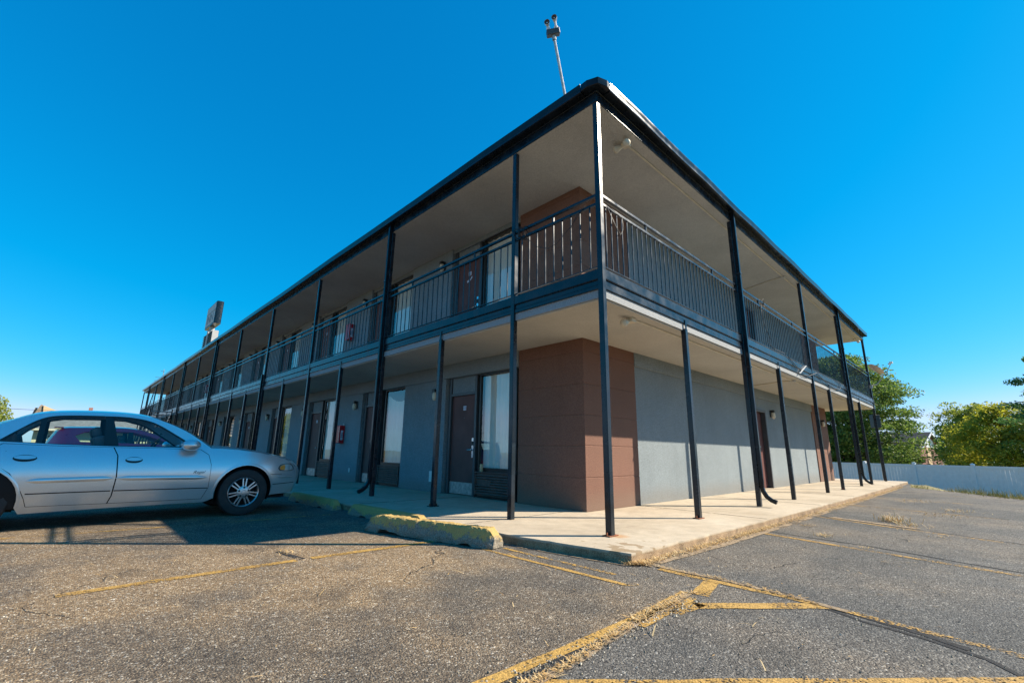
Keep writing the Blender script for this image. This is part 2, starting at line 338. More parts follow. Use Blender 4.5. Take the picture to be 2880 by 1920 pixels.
# ------------------------------------------------------------------ mesh helpers
class MB:
    def __init__(s): s.v = []; s.f = []
    def add(s, vs, fs):
        o = len(s.v); s.v += [tuple(v) for v in vs]; s.f += [tuple(i+o for i in f) for f in fs]; return s
    def box(s, x0, x1, y0, y1, z0, z1, M=None):
        vs = [Vector((x, y, z)) for x in (x0, x1) for y in (y0, y1) for z in (z0, z1)]
        if M: vs = [M @ v for v in vs]
        return s.add(vs, [(0, 1, 3, 2), (4, 6, 7, 5), (0, 4, 5, 1), (2, 3, 7, 6), (0, 2, 6, 4), (1, 5, 7, 3)])
    def prism(s, poly, a, b, axis='z'):
        """poly extruded from a to b along an axis"""
        def P(p, t):
            return {'z': (p[0], p[1], t), 'x': (t, p[0], p[1]), 'y': (p[0], t, p[1])}[axis]
        n = len(poly)
        vs = [P(p, a) for p in poly]+[P(p, b) for p in poly]
        fs = [tuple(range(n))[::-1], tuple(range(n, 2*n))]+[(i, (i+1) % n, n+(i+1) % n, n+i) for i in range(n)]
        return s.add(vs, fs)
    def tube(s, pts, r, n=8, cap=True, sq=False):
        pts = [Vector(p) for p in pts]; rr = r if isinstance(r, (list, tuple)) else [r]*len(pts)
        rings = []; up = None
        for i, p in enumerate(pts):
            d = (pts[min(i+1, len(pts)-1)]-pts[max(i-1, 0)]).normalized()
            if up is None:
                up = d.orthogonal().normalized()
                if sq: up = (Vector((0, 0, 1)).cross(d).normalized() if abs(d.z) < .9 else Vector((1, 0, 0)))
            up = (up-d*up.dot(d)).normalized(); w = d.cross(up)
            rings.append([p+(up*cos(2*pi*k/n+(pi/4 if sq else 0))+w*sin(2*pi*k/n+(pi/4 if sq else 0)))*rr[i]*(sqrt(2) if sq else 1) for k in range(n)])
        vs = [v for q in rings for v in q]; fs = []
        for i in range(len(rings)-1):
            for k in range(n): fs.append((i*n+k, i*n+(k+1) % n, (i+1)*n+(k+1) % n, (i+1)*n+k))
        if cap: fs += [tuple(range(n))[::-1], tuple(range((len(rings)-1)*n, len(rings)*n))]
        return s.add(vs, fs)
    def lathe(s, prof, c, axis, n=24, start=0., sweep=2*pi):
        """prof: (radius, along) pairs spun round an axis through c"""
        ax = Vector(axis).normalized(); u = ax.orthogonal().normalized(); w = ax.cross(u); c = Vector(c)
        full = abs(sweep-2*pi) < 1e-6; m = n if full else n+1
        vs = []
        for r, t in prof:
            for k in range(m):
                a = start+sweep*k/n
                vs.append(c+ax*t+(u*cos(a)+w*sin(a))*r)
        fs = []
        for i in range(len(prof)-1):
            for k in range(n):
                k2 = (k+1) % m
                fs.append((i*m+k, i*m+k2, (i+1)*m+k2, (i+1)*m+k))
        return s.add(vs, fs)
    def build(s, name, mat, parent=None, smooth=False, bevel=0., org=None, seg=1):
        org = Vector(org) if org is not None else (wloc(parent) if parent else Vector((0, 0, 0)))
        me = bpy.data.meshes.new(name)
        me.from_pydata([tuple(Vector(v)-org) for v in s.v], [], s.f); me.update()
        bm = bmesh.new(); bm.from_mesh(me); bmesh.ops.recalc_face_normals(bm, faces=bm.faces); bm.to_mesh(me); bm.free()
        if smooth:
            me.polygons.foreach_set('use_smooth', [True]*len(me.polygons))
            if smooth != 'all': me.set_sharp_from_angle(angle=radians(38))
        me.materials.append(MT[mat] if isinstance(mat, str) else mat)
        o = bpy.data.objects.new(name, me); COL.objects.link(o)
        if parent: o.parent = parent
        else: o.location = org
        if bevel:
            b = o.modifiers.new('bevel', 'BEVEL'); b.width = bevel; b.segments = seg; b.limit_method = 'ANGLE'; b.angle_limit = radians(50)
        return o
def wloc(o):
    v = Vector((0, 0, 0))
    while o: v += o.location; o = o.parent
    return v
def tag(o, label=None, cat=None, group=None, kind=None):
    for k, v in (('label', label), ('category', cat), ('group', group), ('kind', kind)):
        if v: o[k] = v
    return o
def empty(name, loc, label=None, cat=None, group=None):
    o = bpy.data.objects.new(name, None); o.location = loc; o.empty_display_size = .3; COL.objects.link(o)
    return tag(o, label, cat, group)
def copy_tree(o, parent=None, root=True):
    c = o.copy(); COL.objects.link(c)
    c.parent = parent
    for ch in list(o.children): copy_tree(ch, c, False)
    return c
def text(name, body, size, mat, M, parent, extrude=.002, shear=0., squash=1.):
    cu = bpy.data.curves.new(name, 'FONT'); cu.body = body; cu.size = size; cu.extrude = extrude; cu.shear = shear
    cu.align_x = 'CENTER'; cu.align_y = 'CENTER'; cu.resolution_u = 3
    t = bpy.data.objects.new(name, cu); COL.objects.link(t)
    dg = bpy.context.evaluated_depsgraph_get()
    me = bpy.data.meshes.new_from_object(t.evaluated_get(dg)); bpy.data.objects.remove(t)
    me.transform(Matrix.Translation(-wloc(parent)) @ M @ Matrix.Diagonal((squash, 1, 1, 1)))
    me.materials.clear(); me.materials.append(MT[mat])
    o = bpy.data.objects.new(name, me); COL.objects.link(o); o.parent = parent; return o
def frame(o, x, z):        # matrix with given origin, local x and local z directions
    x = Vector(x).normalized(); z = Vector(z).normalized(); y = z.cross(x)
    return Matrix(((x[0], y[0], z[0], o[0]), (x[1], y[1], z[1], o[1]), (x[2], y[2], z[2], o[2]), (0, 0, 0, 1)))

# ------------------------------------------------------------------ world, sun, camera
SUN_EL = radians(36.6); SUN_H = Vector((.765, -.644, 0)).normalized()
SUN = SUN_H*cos(SUN_EL)+Vector((0, 0, sin(SUN_EL)))
W = bpy.data.worlds.new('World'); S.world = W; W.use_nodes = True
nt = W.node_tree; bg = nt.nodes['Background']
sky = nt.nodes.new('ShaderNodeTexSky'); sky.sky_type = 'NISHITA'; sky.sun_disc = False
sky.sun_elevation = SUN_EL; sky.sun_rotation = math.atan2(SUN_H.x, SUN_H.y)
sky.altitude = 300; sky.air_density = 1.0; sky.dust_density = .25; sky.ozone_density = 4.0
sc = N(nt, 'ShaderNodeSeparateColor', Color=sky.outputs[0])      # grade: deep clear blue, pale only low towards the sun
gr_ = mth(nt, 'MULTIPLY', mth(nt, 'POWER', sc.outputs[1], .74), .67)
rd_ = mth(nt, 'MINIMUM', mth(nt, 'MULTIPLY', mth(nt, 'POWER', sc.outputs[0], 3.2), .0095), mth(nt, 'MULTIPLY', gr_, .74))
cc = N(nt, 'ShaderNodeCombineColor', Red=mth(nt, 'MAXIMUM', mth(nt, 'SUBTRACT', rd_, .03), mth(nt, 'MULTIPLY', gr_, .004)), Green=gr_, Blue=mth(nt, 'MULTIPLY', mth(nt, 'POWER', sc.outputs[2], .58), 1.23))
nt.links.new(cc.outputs[0], bg.inputs[0])
bg.inputs[1].default_value = .12
sl = bpy.data.lights.new('sun', 'SUN'); sl.energy = 3.95; sl.angle = radians(.53); sl.color = (1., .885, .72)
so = bpy.data.objects.new('sun', sl); COL.objects.link(so); so.rotation_euler = SUN.to_track_quat('Z', 'Y').to_euler(); so.location = (10, -10, 20)
cd = bpy.data.cameras.new('camera'); co_ = bpy.data.objects.new('camera', cd); COL.objects.link(co_); S.camera = co_
yw, pt, rl = radians(46.218), radians(13.674), radians(.916)
fw = Vector((cos(yw)*cos(pt), sin(yw)*cos(pt), sin(pt))); rt = Vector((sin(yw), -cos(yw), 0)); up = rt.cross(fw)
r2 = rt*cos(rl)+up*sin(rl); u2 = up*cos(rl)-rt*sin(rl)
co_.matrix_world = Matrix(((r2.x, u2.x, -fw.x, -4.379), (r2.y, u2.y, -fw.y, -2.999), (r2.z, u2.z, -fw.z, .86), (0, 0, 0, 1)))
cd.sensor_fit = 'HORIZONTAL'; cd.sensor_width = 36; cd.lens = 36*1272.66/2880; cd.clip_start = .05; cd.clip_end = 3000
S.view_settings.view_transform = 'Standard'; S.view_settings.look = 'None'; S.view_settings.gamma = 1; S.view_settings.exposure = 1.3
S.cycles.max_bounces = 8; S.cycles.transparent_max_bounces = 16; S.cycles.use_denoising = True
S.cycles.sample_clamp_indirect = 6.; S.cycles.caustics_reflective = False; S.cycles.caustics_refractive = False

# ------------------------------------------------------------------ ground
EDGE = [(24., -.2), (18.9, -.62), (16.2, -.86), (14.6, -2.15), (12.9, -3.25), (10.5, -4.9), (8.6, -7.5), (8., -14), (8., -60)]
def edge_dist(x, y):           # > 0 beyond the lot's crest
    best = 1e9; sgn = -1
    for (x0, y0), (x1, y1) in zip(EDGE, EDGE[1:]):
        dx, dy = x1-x0, y1-y0; L2 = dx*dx+dy*dy
        t = max(0, min(1, ((x-x0)*dx+(y-y0)*dy)/L2))
        px, py = x0+dx*t, y0+dy*t; d = sqrt((x-px)**2+(y-py)**2)
        if d < best: best = d; sgn = 1 if (dx*(y-y0)-dy*(x-x0)) > 0 else -1
    return best*sgn
def gz(x, y):
    if x > 18.9 and y > -.6: d = x-18.9
    else: d = edge_dist(x, y)
    if d <= 0: return G-.012
    t = min(1, d/5.)
    return G-.012-1.22*t**.7
mb = MB(); xs = [-400, -200, -100, -60, -40, -20, -10, -4, 0, 4]+[8+.7*i for i in range(40)]+[38, 44, 60, 100, 200, 500]
ys = [-400, -150, -80, -40, -25, -16, -11]+[-9+.7*i for i in range(26)]+[11, 14, 20, 30, 50, 80, 120, 200, 500]
for x in xs:
    for y in ys: mb.v.append((x, y, gz(x, y)))
ny = len(ys)
for i in range(len(xs)-1):
    for j in range(ny-1): mb.f.append((i*ny+j, (i+1)*ny+j, (i+1)*ny+j+1, i*ny+j+1))
tag(mb.build('ground', 'field', smooth='all'), kind='structure')
lot = [(-60, -60), (8, -60), (8, -14)]+[p for p in EDGE[::-1][2:-1]]+[(18.9, 52), (-60, 52)]
mb = MB(); mb.add([(x, y, G) for x, y in lot], [tuple(range(len(lot)))])
tag(mb.build('parking_lot', 'asphalt'), kind='structure')
# walkway slab round the building
ctrl = [(-.60, -.625), (4., -.66), (9., -.66), (14., -.60), (18.75, -.55), (18.75, 49.9), (-.95, 49.9), (-.95, 4.4), (-.82, 2.), (-.79, .6), (-.60, -.625)]
slab = []
for (ax_, ay_), (bx_, by_) in zip(ctrl, ctrl[1:]):
    n_ = max(1, int(math.hypot(bx_-ax_, by_-ay_)/(.09 if ay_ < 6 and by_ < 6 and ax_ < 18.7 or bx_ < -.5 and by_ < 5 else 2.)))
    n_ = min(n_, 160); l0_ = math.hypot(bx_-ax_, by_-ay_)
    for i_ in range(n_):
        t_ = i_/n_; q_ = ax_+bx_+ay_+t_*l0_; j_ = (.006*sin(q_*7.1)+.004*sin(q_*17.3+1)+random.uniform(-.0025, .0025)+(.012 if random.random() < .04 else 0))*min(1, 6*t_, 6*(1-t_))
        nx_, ny2_ = -(by_-ay_), bx_-ax_; l_ = math.hypot(nx_, ny2_)
        slab.append((ax_+(bx_-ax_)*t_+nx_/l_*j_, ay_+(by_-ay_)*t_+ny2_/l_*j_))
mb = MB(); bm_pts = slab
mb.prism(slab, G-.1, 0.)
o = mb.build('walkway', 'concrete', bevel=.018, seg=2); tag(o, kind='structure')
bm = bmesh.new(); bm.from_mesh(o.data)
bmesh.ops.triangulate(bm, faces=[f for f in bm.faces if len(f.verts) > 4]); bm.to_mesh(o.data); bm.free()
# control joints in the slab as thin dark inlays are left to the bevelled saw cuts
mb = MB()
for y in (1.6, 4.3, 7.2, 10.1, 13.): mb.box(-.80, WX-.01, y-.005, y+.005, -.01, .0025)
for x in (2.9, 5.8, 8.7, 11.6, 14.5): mb.box(x-.005, x+.005, -.63, WY-.01, -.01, .0025)
tag(mb.build('walkway_joints', 'tar'), kind='structure')

def strip(mb, pts, w, jit=.0, z=None, seg=.12):
    """flat ribbon along a polyline with slightly uneven edges"""
    z = G+.004 if z is None else z
    out = []
    for (x0, y0), (x1, y1) in zip(pts, pts[1:]):
        n = max(1, int(math.hypot(x1-x0, y1-y0)/seg))
        out += [(x0+(x1-x0)*i/n, y0+(y1-y0)*i/n) for i in range(n)]
    out.append(pts[-1]); vs = []
    for i, (x, y) in enumerate(out):
        a = out[max(0, i-1)]; b = out[min(len(out)-1, i+1)]
        dx, dy = b[0]-a[0], b[1]-a[1]; l = math.hypot(dx, dy) or 1
        nx, ny_ = -dy/l, dx/l; j1 = random.uniform(-jit, jit); j2 = random.uniform(-jit, jit)
        vs += [(x+nx*(w/2+j1), y+ny_*(w/2+j1), z), (x-nx*(w/2+j2), y-ny_*(w/2+j2), z)]
    mb.add(vs, [(2*i, 2*i+1, 2*i+3, 2*i+2) for i in range(len(out)-1)])
def lines(name, mat, items, z=None):
    mb = MB()
    for pts, w in items: strip(mb, pts, w, .006, z)
    tag(mb.build(name, mat), kind='structure')
lines('parking_lines', 'paint0', [
    ([(-4.25, 1.35), (-2.75, 1.38)], .085), ([(-2.62, 1.38), (-1.35, 1.34)], .085),
    ([(-3.15, -1.35), (-2.3, -1.37), (-1.76, -1.37), (-1.02, -1.325)], .075), ([(-1.85, -1.455), (-1.12, -1.42)], .045),
    ([(-1.19, .72), (-1.19, -.95)], .05),
    ([(-1.02, -1.42), (-.62, -1.33)], .12),
    ([(-1.26, -1.50), (-.62, -2.06)], .11), ([(-2.85, -1.47), (-1.13, -2.98)], .12), ([(-1.5, -1.47), (-1.2, -1.50)], .09),
    ([(-.56, -.86), (-.60, -2.0)], .075), ([(2.18, -.70), (1.95, -1.6)], .085)])
lines('worn_parking_lines', 'paint1', [
    ([(-4.9, 4.24), (-3.2, 4.10), (-1.35, 4.0)], .085), ([(-1.0, .60), (-1.0, -.72)], .05), ([(-1.19, -.95), (-1.10, -.99)], .05),
    ([(1.95, -1.6), (1.58, -3.1)], .085), ([(4.75, -.66), (4.4, -1.35), (4.0, -2.3)], .085), ([(-.60, -2.0), (-.80, -3.1)], .07),
    ([(-2.9, 6.8), (-1.2, 6.75)], .085)])
lines('faded_parking_lines', 'paint2', [
    ([(7.4, -.6), (7.2, -1.6), (6.8, -3.)], .085), ([(10., -.6), (9.9, -2.6)], .085), ([(12.6, -.6), (12.5, -2.2)], .085),
    ([(4.0, -2.3), (3.5, -3.6)], .085), ([(-.80, -3.1), (-1.1, -4.)], .07)])
lines('crack_sealing', 'tar', [
    ([(-2.95, -1.45), (-2.3, -1.425), (-1.8, -1.41)], .065),
    ([(-.50, -.80), (-.46, -1.3), (-.50, -1.82), (-.65, -2.06), (-.77, -2.3), (-.84, -2.6), (-.95, -2.82), (-1.2, -3.0)], .03), ([(-.62, -2.15), (-.76, -2.55), (-.86, -2.75)], .055), ([(4.85, -.75), (4.45, -1.5), (4.05, -2.5), (3.7, -3.3)], .03), ([(7.5, -.7), (7.3, -1.7), (6.9, -3.)], .03),
    ([(2.40, -.70), (2.28, -1.29), (2.2, -1.86), (1.92, -2.59), (1.75, -3.1)], .035), ([(-2.75, 1.85), (-2.72, 1.6), (-2.68, 1.40)], .05)], G+.0025)
lines('joint_dirt', 'dirt', [
    ([(-2.95, -1.50), (-2.64, -1.49), (-2.41, -1.47), (-2.11, -1.43), (-1.77, -1.39), (-1.53, -1.37), (-1.05, -1.35)], .065), ([(-1.8, -1.40), (-1.3, -1.365)], .085),
    ([(-.49, -.78), (-.50, -1.4), (-.56, -1.9), (-.64, -2.2)], .05),
    ([(-.55, -.70), (1., -.76), (3.5, -.76), (7, -.74), (11, -.72), (15., -.68)], .16), ([(4.75, -1.), (4.3, -2.1)], .14), ([(-.66, -.62), (-.85, .6), (-.9, 2.)], .06)], G+.006)

lines('sandy_patches', 'dirt2', [
    ([(.12, -1.95), (-.2, -2.3), (-.12, -2.62)], .30), ([(2.9, -1.6), (3.4, -.95)], .34), ([(9.1, -2.3), (9.4, -1.3)], .6), ([(7.1, -1.9), (6.2, -2.7)], .5), ([(-1.10, .62), (-1.10, -.85)], .15),
    ([(1.2, -2.1), (1.3, -2.5)], .3), ([(12., -1.), (11.5, -2.4)], .7), ([(-2.6, .2), (-1.9, -.5)], .5), ([(-3.6, 2.6), (-2.9, 2.2)], .45), ([(5.2, -1.2), (4.7, -2.2)], .35)], G+.0015)
# ------------------------------------------------------------------ motel
B = empty('motel_building', (0, 0, 0), 'long two-storey grey and brown motel with navy galleries wrapping its corner', 'motel')
def bpart(mb, name, mat, parent=B, **k): return mb.build(name, mat, parent, **k)
REC = .10; XR = WX+REC
MOD = 3.94; NM = 11
# core block behind doors and windows, near-black to stand in for unlit rooms
mb = MB()
mb.box(XR+.25, XE-.02, WY+.25, YE-.02, 0, 5.5)
bpart(mb, 'unlit_room_core', 'dark')
def grooves(mb, x0, x1, y0, y1, z0, zs, z1):
    """a pier built of courses with recessed joints"""
    edges = [z0]+zs+[z1]
    for a, b in zip(edges, edges[1:]):
        mb.box(x0, x1, y0, y1, a+(.004 if a != z0 else 0), b-(.004 if b != z1 else 0))
    mb.box(x0+.006, x1-.006, y0+.006, y1-.006, z0+.001, z1-.001)
LZ = [.49, .97, 1.45, 1.94, 2.47]
for (x0, x1, y0, y1) in ((WX, 2.95, WY, 2.85), (14.9, XE, WY, 2.85), (WX, 2.95, YE-1.5, YE)):
    mb = MB(); grooves(mb, x0, x1, y0, y1, 0., LZ, 2.69); bpart(mb, 'corner_pier', 'brown', bevel=.006)
    mb = MB(); grooves(mb, x0, x1, y0, y1, FL, [FL+z for z in LZ[:-1]]+[5.35], 5.46); bpart(mb, 'corner_pier', 'brown', bevel=.006)
# short facade: grey field with a door opening, projecting band above
for z0, z1, zb in ((0., 2.69, 2.43), (FL, 5.46, 5.46)):
    dz = z0
    mb = MB()
    mb.box(2.95, 9.02, WY+.03, WY+.2, z0, z1); mb.box(9.90, 14.9, WY+.03, WY+.2, z0, z1); mb.box(9.02, 9.90, WY+.03, WY+.2, z0+2.08, z1)
    bpart(mb, 'end_wall', 'gray')
    if z0 == 0:
        mb = MB(); mb.box(2.952, 14.898, WY-.012, WY+.0295, 2.43, 2.69); bpart(mb, 'wall_band', 'gray', bevel=.008)
    mb = MB(); mb.box(9.025, 9.895, WY+.13, WY+.17, z0+.01, z0+2.075); d = bpart(mb, 'door', 'door')
    mb = MB(); mb.box(9.0, 9.07, WY+.0, WY+.129, z0+.0, z0+2.05); mb.box(9.85, 9.92, WY+.0, WY+.129, z0, z0+2.05); mb.box(9.0, 9.92, WY+.0, WY+.129, z0+2.05, z0+2.12); mb.build('frame', 'frame', d, bevel=.004)
    mb = MB(); mb.tube([(9.16, WY+.125, z0+1.), (9.16, WY+.07, z0+1.)], .02); mb.tube([(9.16, WY+.07, z0+1.), (9.27, WY+.07, z0+1.)], .012); mb.build('handle', 'chrome', d, smooth=True)
# other outer walls, plain
mb = MB(); mb.box(XE-.2, XE-.005, 2.9, YE-.005, 0, 2.69); mb.box(XE-.2, XE-.005, 2.9, YE-.005, FL, 5.46); mb.box(2.95, XE-.01, YE-.2, YE-.006, 0, 2.69); mb.box(2.95, XE-.01, YE-.2, YE-.006, FL, 5.46)
bpart(mb, 'rear_wall', 'gray')
# long facade: lintel bands
mb = MB(); mb.box(WX-.018, WX+.3, 2.853, YE-1.502, 2.385, 2.69); bpart(mb, 'lintel_band', 'gray', bevel=.006)
mb = MB(); mb.box(WX+.05, WX+.3, 2.853, YE-1.502, 5.36, 5.46); bpart(mb, 'lintel_band', 'gray')

def window_unit(y0, z0, z1, upper, seed, kind):
    """window + louvred unit below, between y0 and y0+1.07"""
    rnd = random.Random(seed); y1 = y0+1.07; zf = 0. if not upper else FL
    sill = zf+.52
    mb = MB(); t = .032
    mb.box(XR-.03, XR+.04, y0, y0+t, sill, z1); mb.box(XR-.03, XR+.04, y1-t, y1, sill, z1)
    mb.box(XR-.03, XR+.04, y0+t, y1-t, sill, sill+t); mb.box(XR-.03, XR+.04, y0+t, y1-t, z1-t, z1)
    w = bpart(mb, 'window', 'bronze', bevel=.003)
    mb = MB(); mb.add([(XR, y0+t, sill+t), (XR, y1-t, sill+t), (XR, y1-t, z1-t), (XR, y0+t, z1-t)], [(0, 1, 2, 3)]); mb.build('pane', 'glass', w)
    # cloth behind the glass
    mb = MB(); n = 46; ya, yb = y0+t, y1-t; za, zb = sill+t, z1-t
    cols = []
    for i in range(n+1):
        u = i/n; yy = ya+(yb-ya)*u
        wv = .012*sin(u*34+seed)+.010*sin(u*71+seed*2)+rnd.uniform(-.003, .003)
        zt = zb
        if kind == 1: zt = zb-.22-.12*sin(u*pi)+.10*u     # a sheet nailed up by its corners
        cols.append([(XR+.07+wv*(1. if kind != 1 else .5), yy, za), (XR+.07+wv, yy, zt)])
    vs = [p for c in cols for p in c]
    mb.add(vs, [(2*i, 2*i+2, 2*i+3, 2*i+1) for i in range(n)])
    mb.build('curtain', 'curtain', w, smooth='all')
    mb = MB(); mb.box(XR-.02, XR+.1, y0, y1, zf+.0, sill-.001); bpart(mb, 'panel_below_window', 'bronze')
    mb = MB(); xo = WX-.02
    mb.box(xo+.03, XR-.021, y0+.03, y1-.03, zf+.05, zf+.455); a = bpart(mb, 'air_conditioner', 'grille', bevel=.006)
    mb = MB()
    for k in range(8):
        z = zf+.085+k*.046
        M = Matrix.Translation((xo+.018, 0, z)) @ Matrix.Rotation(radians(28), 4, 'Y')
        if kind == 2 and k in (4, 5): mb.box(-.022, .022, y0+.05, y0+.62, -.006, .006, M)
        else: mb.box(-.022, .022, y0+.05, y1-.05, -.006, .006, M)
    mb.build('louvre', 'grille', a)
    mb = MB(); mb.box(xo, xo+.034, y0+.028, y0+.05, zf+.05, zf+.46); mb.box(xo, xo+.034, y1-.05, y1-.028, zf+.05, zf+.46); mb.box(xo-.004, xo+.034, y0+.028, y1-.028, zf+.461, zf+.482); mb.build('louvre_frame', 'grille', a, bevel=.003)
def door_unit(y0, upper, number=None, lab=None):
    zf = FL if upper else 0.; y1 = y0+.88; top = zf+2.04; tt = 2.385 if not upper else 5.36
    mb = MB(); mb.box(XR+.02, XR+.065, y0+.045, y1-.045, zf+.012, top-.045); d = bpart(mb, 'door', 'door', bevel=.003)
    if lab: d['label'] = lab
    mb = MB()
    mb.box(XR-.03, XR+.08, y0-.02, y0+.042, zf, tt); mb.box(XR-.03, XR+.08, y1-.042, y1+.02, zf, tt)
    mb.box(XR-.025, XR+.08, y0+.042, y1-.042, top-.045, top+.012)
    mb.build('frame', 'frame', d, bevel=.004)
    mb = MB(); mb.box(XR+.0, XR+.05, y0+.043, y1-.043, top+.013, tt); mb.build('transom_panel', 'gray', d)
    mb = MB(); mb.box(XR+.012, XR+.0195, y0+.05, y1-.05, zf+.02, zf+.245); mb.build('kick_plate', 'galv', d)
    # card lock: long plate, reader and lever
    yl = y0+.105
    mb = MB(); mb.box(XR+.008, XR+.0195, yl-.035, yl+.035, zf+.73, zf+1.12); h = mb.build('lock_plate', 'chrome', d, bevel=.004)
    mb = MB(); mb.box(XR-.016, XR+.0075, yl-.030, yl+.028, zf+.97, zf+1.05); mb.build('card_reader', 'black', h, bevel=.004)
    mb = MB(); mb.tube([(XR+.012, yl, zf+.885), (XR-.045, yl, zf+.885)], .016); mb.tube([(XR-.043, yl-.01, zf+.885), (XR-.043, yl+.05, zf+.884), (XR-.038, yl+.115, zf+.88)], .011); mb.build('lever', 'chrome', h, smooth=True)
    yc = (y0+y1)/2-.03
    mb = MB(); mb.box(XR+.010, XR+.0195, yc-.045, yc+.045, zf+1.685, zf+1.775); p = mb.build('number_plate', 'label', d)
    mb = MB(); mb.lathe([(0, 0), (.011, 0), (.011, .012), (.006, .016)], (XR+.018, yc, zf+1.52), (-1, 0, 0), 10); mb.build('peephole', 'chrome', d, smooth=True)
    if number: text('number', number, .062, 'bluetext', frame((XR+.009, yc, zf+1.728), (0, -1, 0), (-1, 0, 0)), p, .001, squash=.95)
    if upper and lab:
        mb = MB(); mb.add([(XR+.013, yc+.10, zf+1.58), (XR+.013, yc-.02, zf+1.60), (XR+.013, yc-.05, zf+1.64), (XR+.013, yc-.09, zf+1.66), (XR+.013, yc-.08, zf+1.61), (XR+.013, yc+.0, zf+1.55), (XR+.013, yc+.09, zf+1.53)], [(0, 1, 2, 3, 4, 5, 6)]); mb.build('torn_sticker', 'label', d)
def pier(y0, y1, upper):
    z0, z1 = (FL, 5.46) if upper else (0., 2.385)
    mb = MB(); mb.box(WX, WX+.3, y0, y1, z0, z1); bpart(mb, 'wall_pier', 'gray', bevel=.006)
for k in range(NM):
    o_ = k*MOD
    for upper in (False, True):
        z1 = 2.38 if not upper else 5.355
        kind = 0 if upper else (2 if k == 0 else (1 if k in (1, 5) else 0))
        window_unit(2.955+o_ if k == 0 else 2.86+o_, None, z1, upper, k*2+upper, kind)
        door_unit(4.14+o_, upper, '123' if (k == 0 and not upper) else None,
                  'maroon door with a torn white sticker' if (k == 0 and upper) else ('maroon door numbered 123' if (k == 0 and not upper) else None))
        if k < NM-1: pier(5.10+o_, 6.80+o_, upper)
# ceilings and slab
mb = MB(); mb.box(-.0, WX+.3, -.0, RY, 2.70, 2.98); mb.box(WX+.3, RX-.02, 0., WY+.25, 2.70, 2.98); mb.box(XE-.2, RX-.02, WY+.25, RY, 2.70, 2.98); mb.box(WX+.3, XE-.2, YE-.2, RY, 2.70, 2.98)
bpart(mb, 'gallery_slab', 'slab')
mb = MB(); mb.box(.03, WX+.29, .03, RY-.03, 2.685, 2.6995); mb.box(WX+.29, RX-.05, .03, WY+.24, 2.685, 2.6995); mb.box(XE-.2, RX-.05, WY+.24, RY-.03, 2.685, 2.6995)
bpart(mb, 'soffit', 'soffit')
mb = MB(); mb.box(-.01, RX, -.01, RY, 2.981, FL); bpart(mb, 'gallery_floor', 'slab')
mb = MB(); mb.box(-.02, RX, -.02, RY, 5.46, 5.50); bpart(mb, 'soffit', 'soffit')
mb = MB(); mb.box(0, RX, 0, RY, 5.501, 5.70); mb.add([(-.03, -.03, 5.701), (RX, -.03, 5.701), (RX, RY, 5.701), (-.03, RY, 5.701), (5, 5, 5.80), (RX-5, 5, 5.80), (RX-5, RY-5, 5.80), (5, RY-5, 5.80)], [(0, 1, 5, 4), (1, 2, 6, 5), (2, 3, 7, 6), (3, 0, 4, 7), (4, 5, 6, 7)])
bpart(mb, 'roof', 'roof')
# steel edge beams of the gallery (channel, recess, lower strip) and roof fascia, per side
def edge_beam(name, prof, mat):
    mb = MB()
    for o0, o1, z0, z1 in prof:
        mb.box(-o0, -o1, -o0, RY+o0, z0, z1)                 # long side
        mb.box(-o1+.0005, RX+o0, -o0, -o1, z0, z1)           # short side
        mb.box(RX+o1, RX+o0, -o1+.0005, RY+o0, z0, z1); mb.box(-o1, RX+o1, RY+o1, RY+o0, z0, z1)
    return bpart(mb, name, mat, bevel=.004)
edge_beam('edge_beam', [(.030, .002, 2.935, 3.062), (.012, .001, 2.86, 2.9345), (.030, .0, 2.925, 2.9345)], 'navy')
edge_beam('edge_strip', [(.022, .003, 2.805, 2.858)], 'navy')
edge_beam('fascia', [(.034, .0, 5.463, 5.60), (.05, .0, 5.601, 5.66)], 'navy')
# gutters: moulded profile; the long one stops short of the corner
GP = [(0.0, .012), (.0, -.115), (-.105, -.122), (-.118, -.112), (-.110, -.07), (-.118, -.035), (-.125, 0.), (-.125, .012), (-.117, .012), (-.112, -.03), (-.02, -.09), (-.012, .012)]
def gutter(a, b, side):
    mb = MB(); n = len(GP)
    def P(p, t):
        if side == 'long': return (p[0]-.052, t, 5.73+p[1])
        return (t, p[0]-.052, 5.73+p[1])
    ts = [a+(b-a)*i/24 for i in range(25)]
    vs = []
    for i, t in enumerate(ts):
        sag = .012*sin(i*1.9)+.006*sin(i*.7)
        vs += [(v[0], v[1], v[2]+sag) for v in (P(p, t) for p in GP)]
    fs = [(i*n+k, i*n+(k+1) % n, (i+1)*n+(k+1) % n, (i+1)*n+k) for i in range(24) for k in range(n)]
    fs += [tuple(range(n)), tuple(range(24*n, 25*n))[::-1]]
    mb.add(vs, fs); return bpart(mb, 'gutter', 'navy2', smooth=True)
gutter(.13, RY+.05, 'long'); gutter(.10, RX+.1, 'short')
mb = MB()   # mitred corner piece, left open
mb.prism([(-.05, .128), (-.168, .128), (-.176, .02), (-.12, -.125), (.02, -.176), (.098, -.168), (.098, -.05), (-.05, -.05)], 5.625, 5.738)
bpart(mb, 'gutter_corner', 'navy2', bevel=.008)
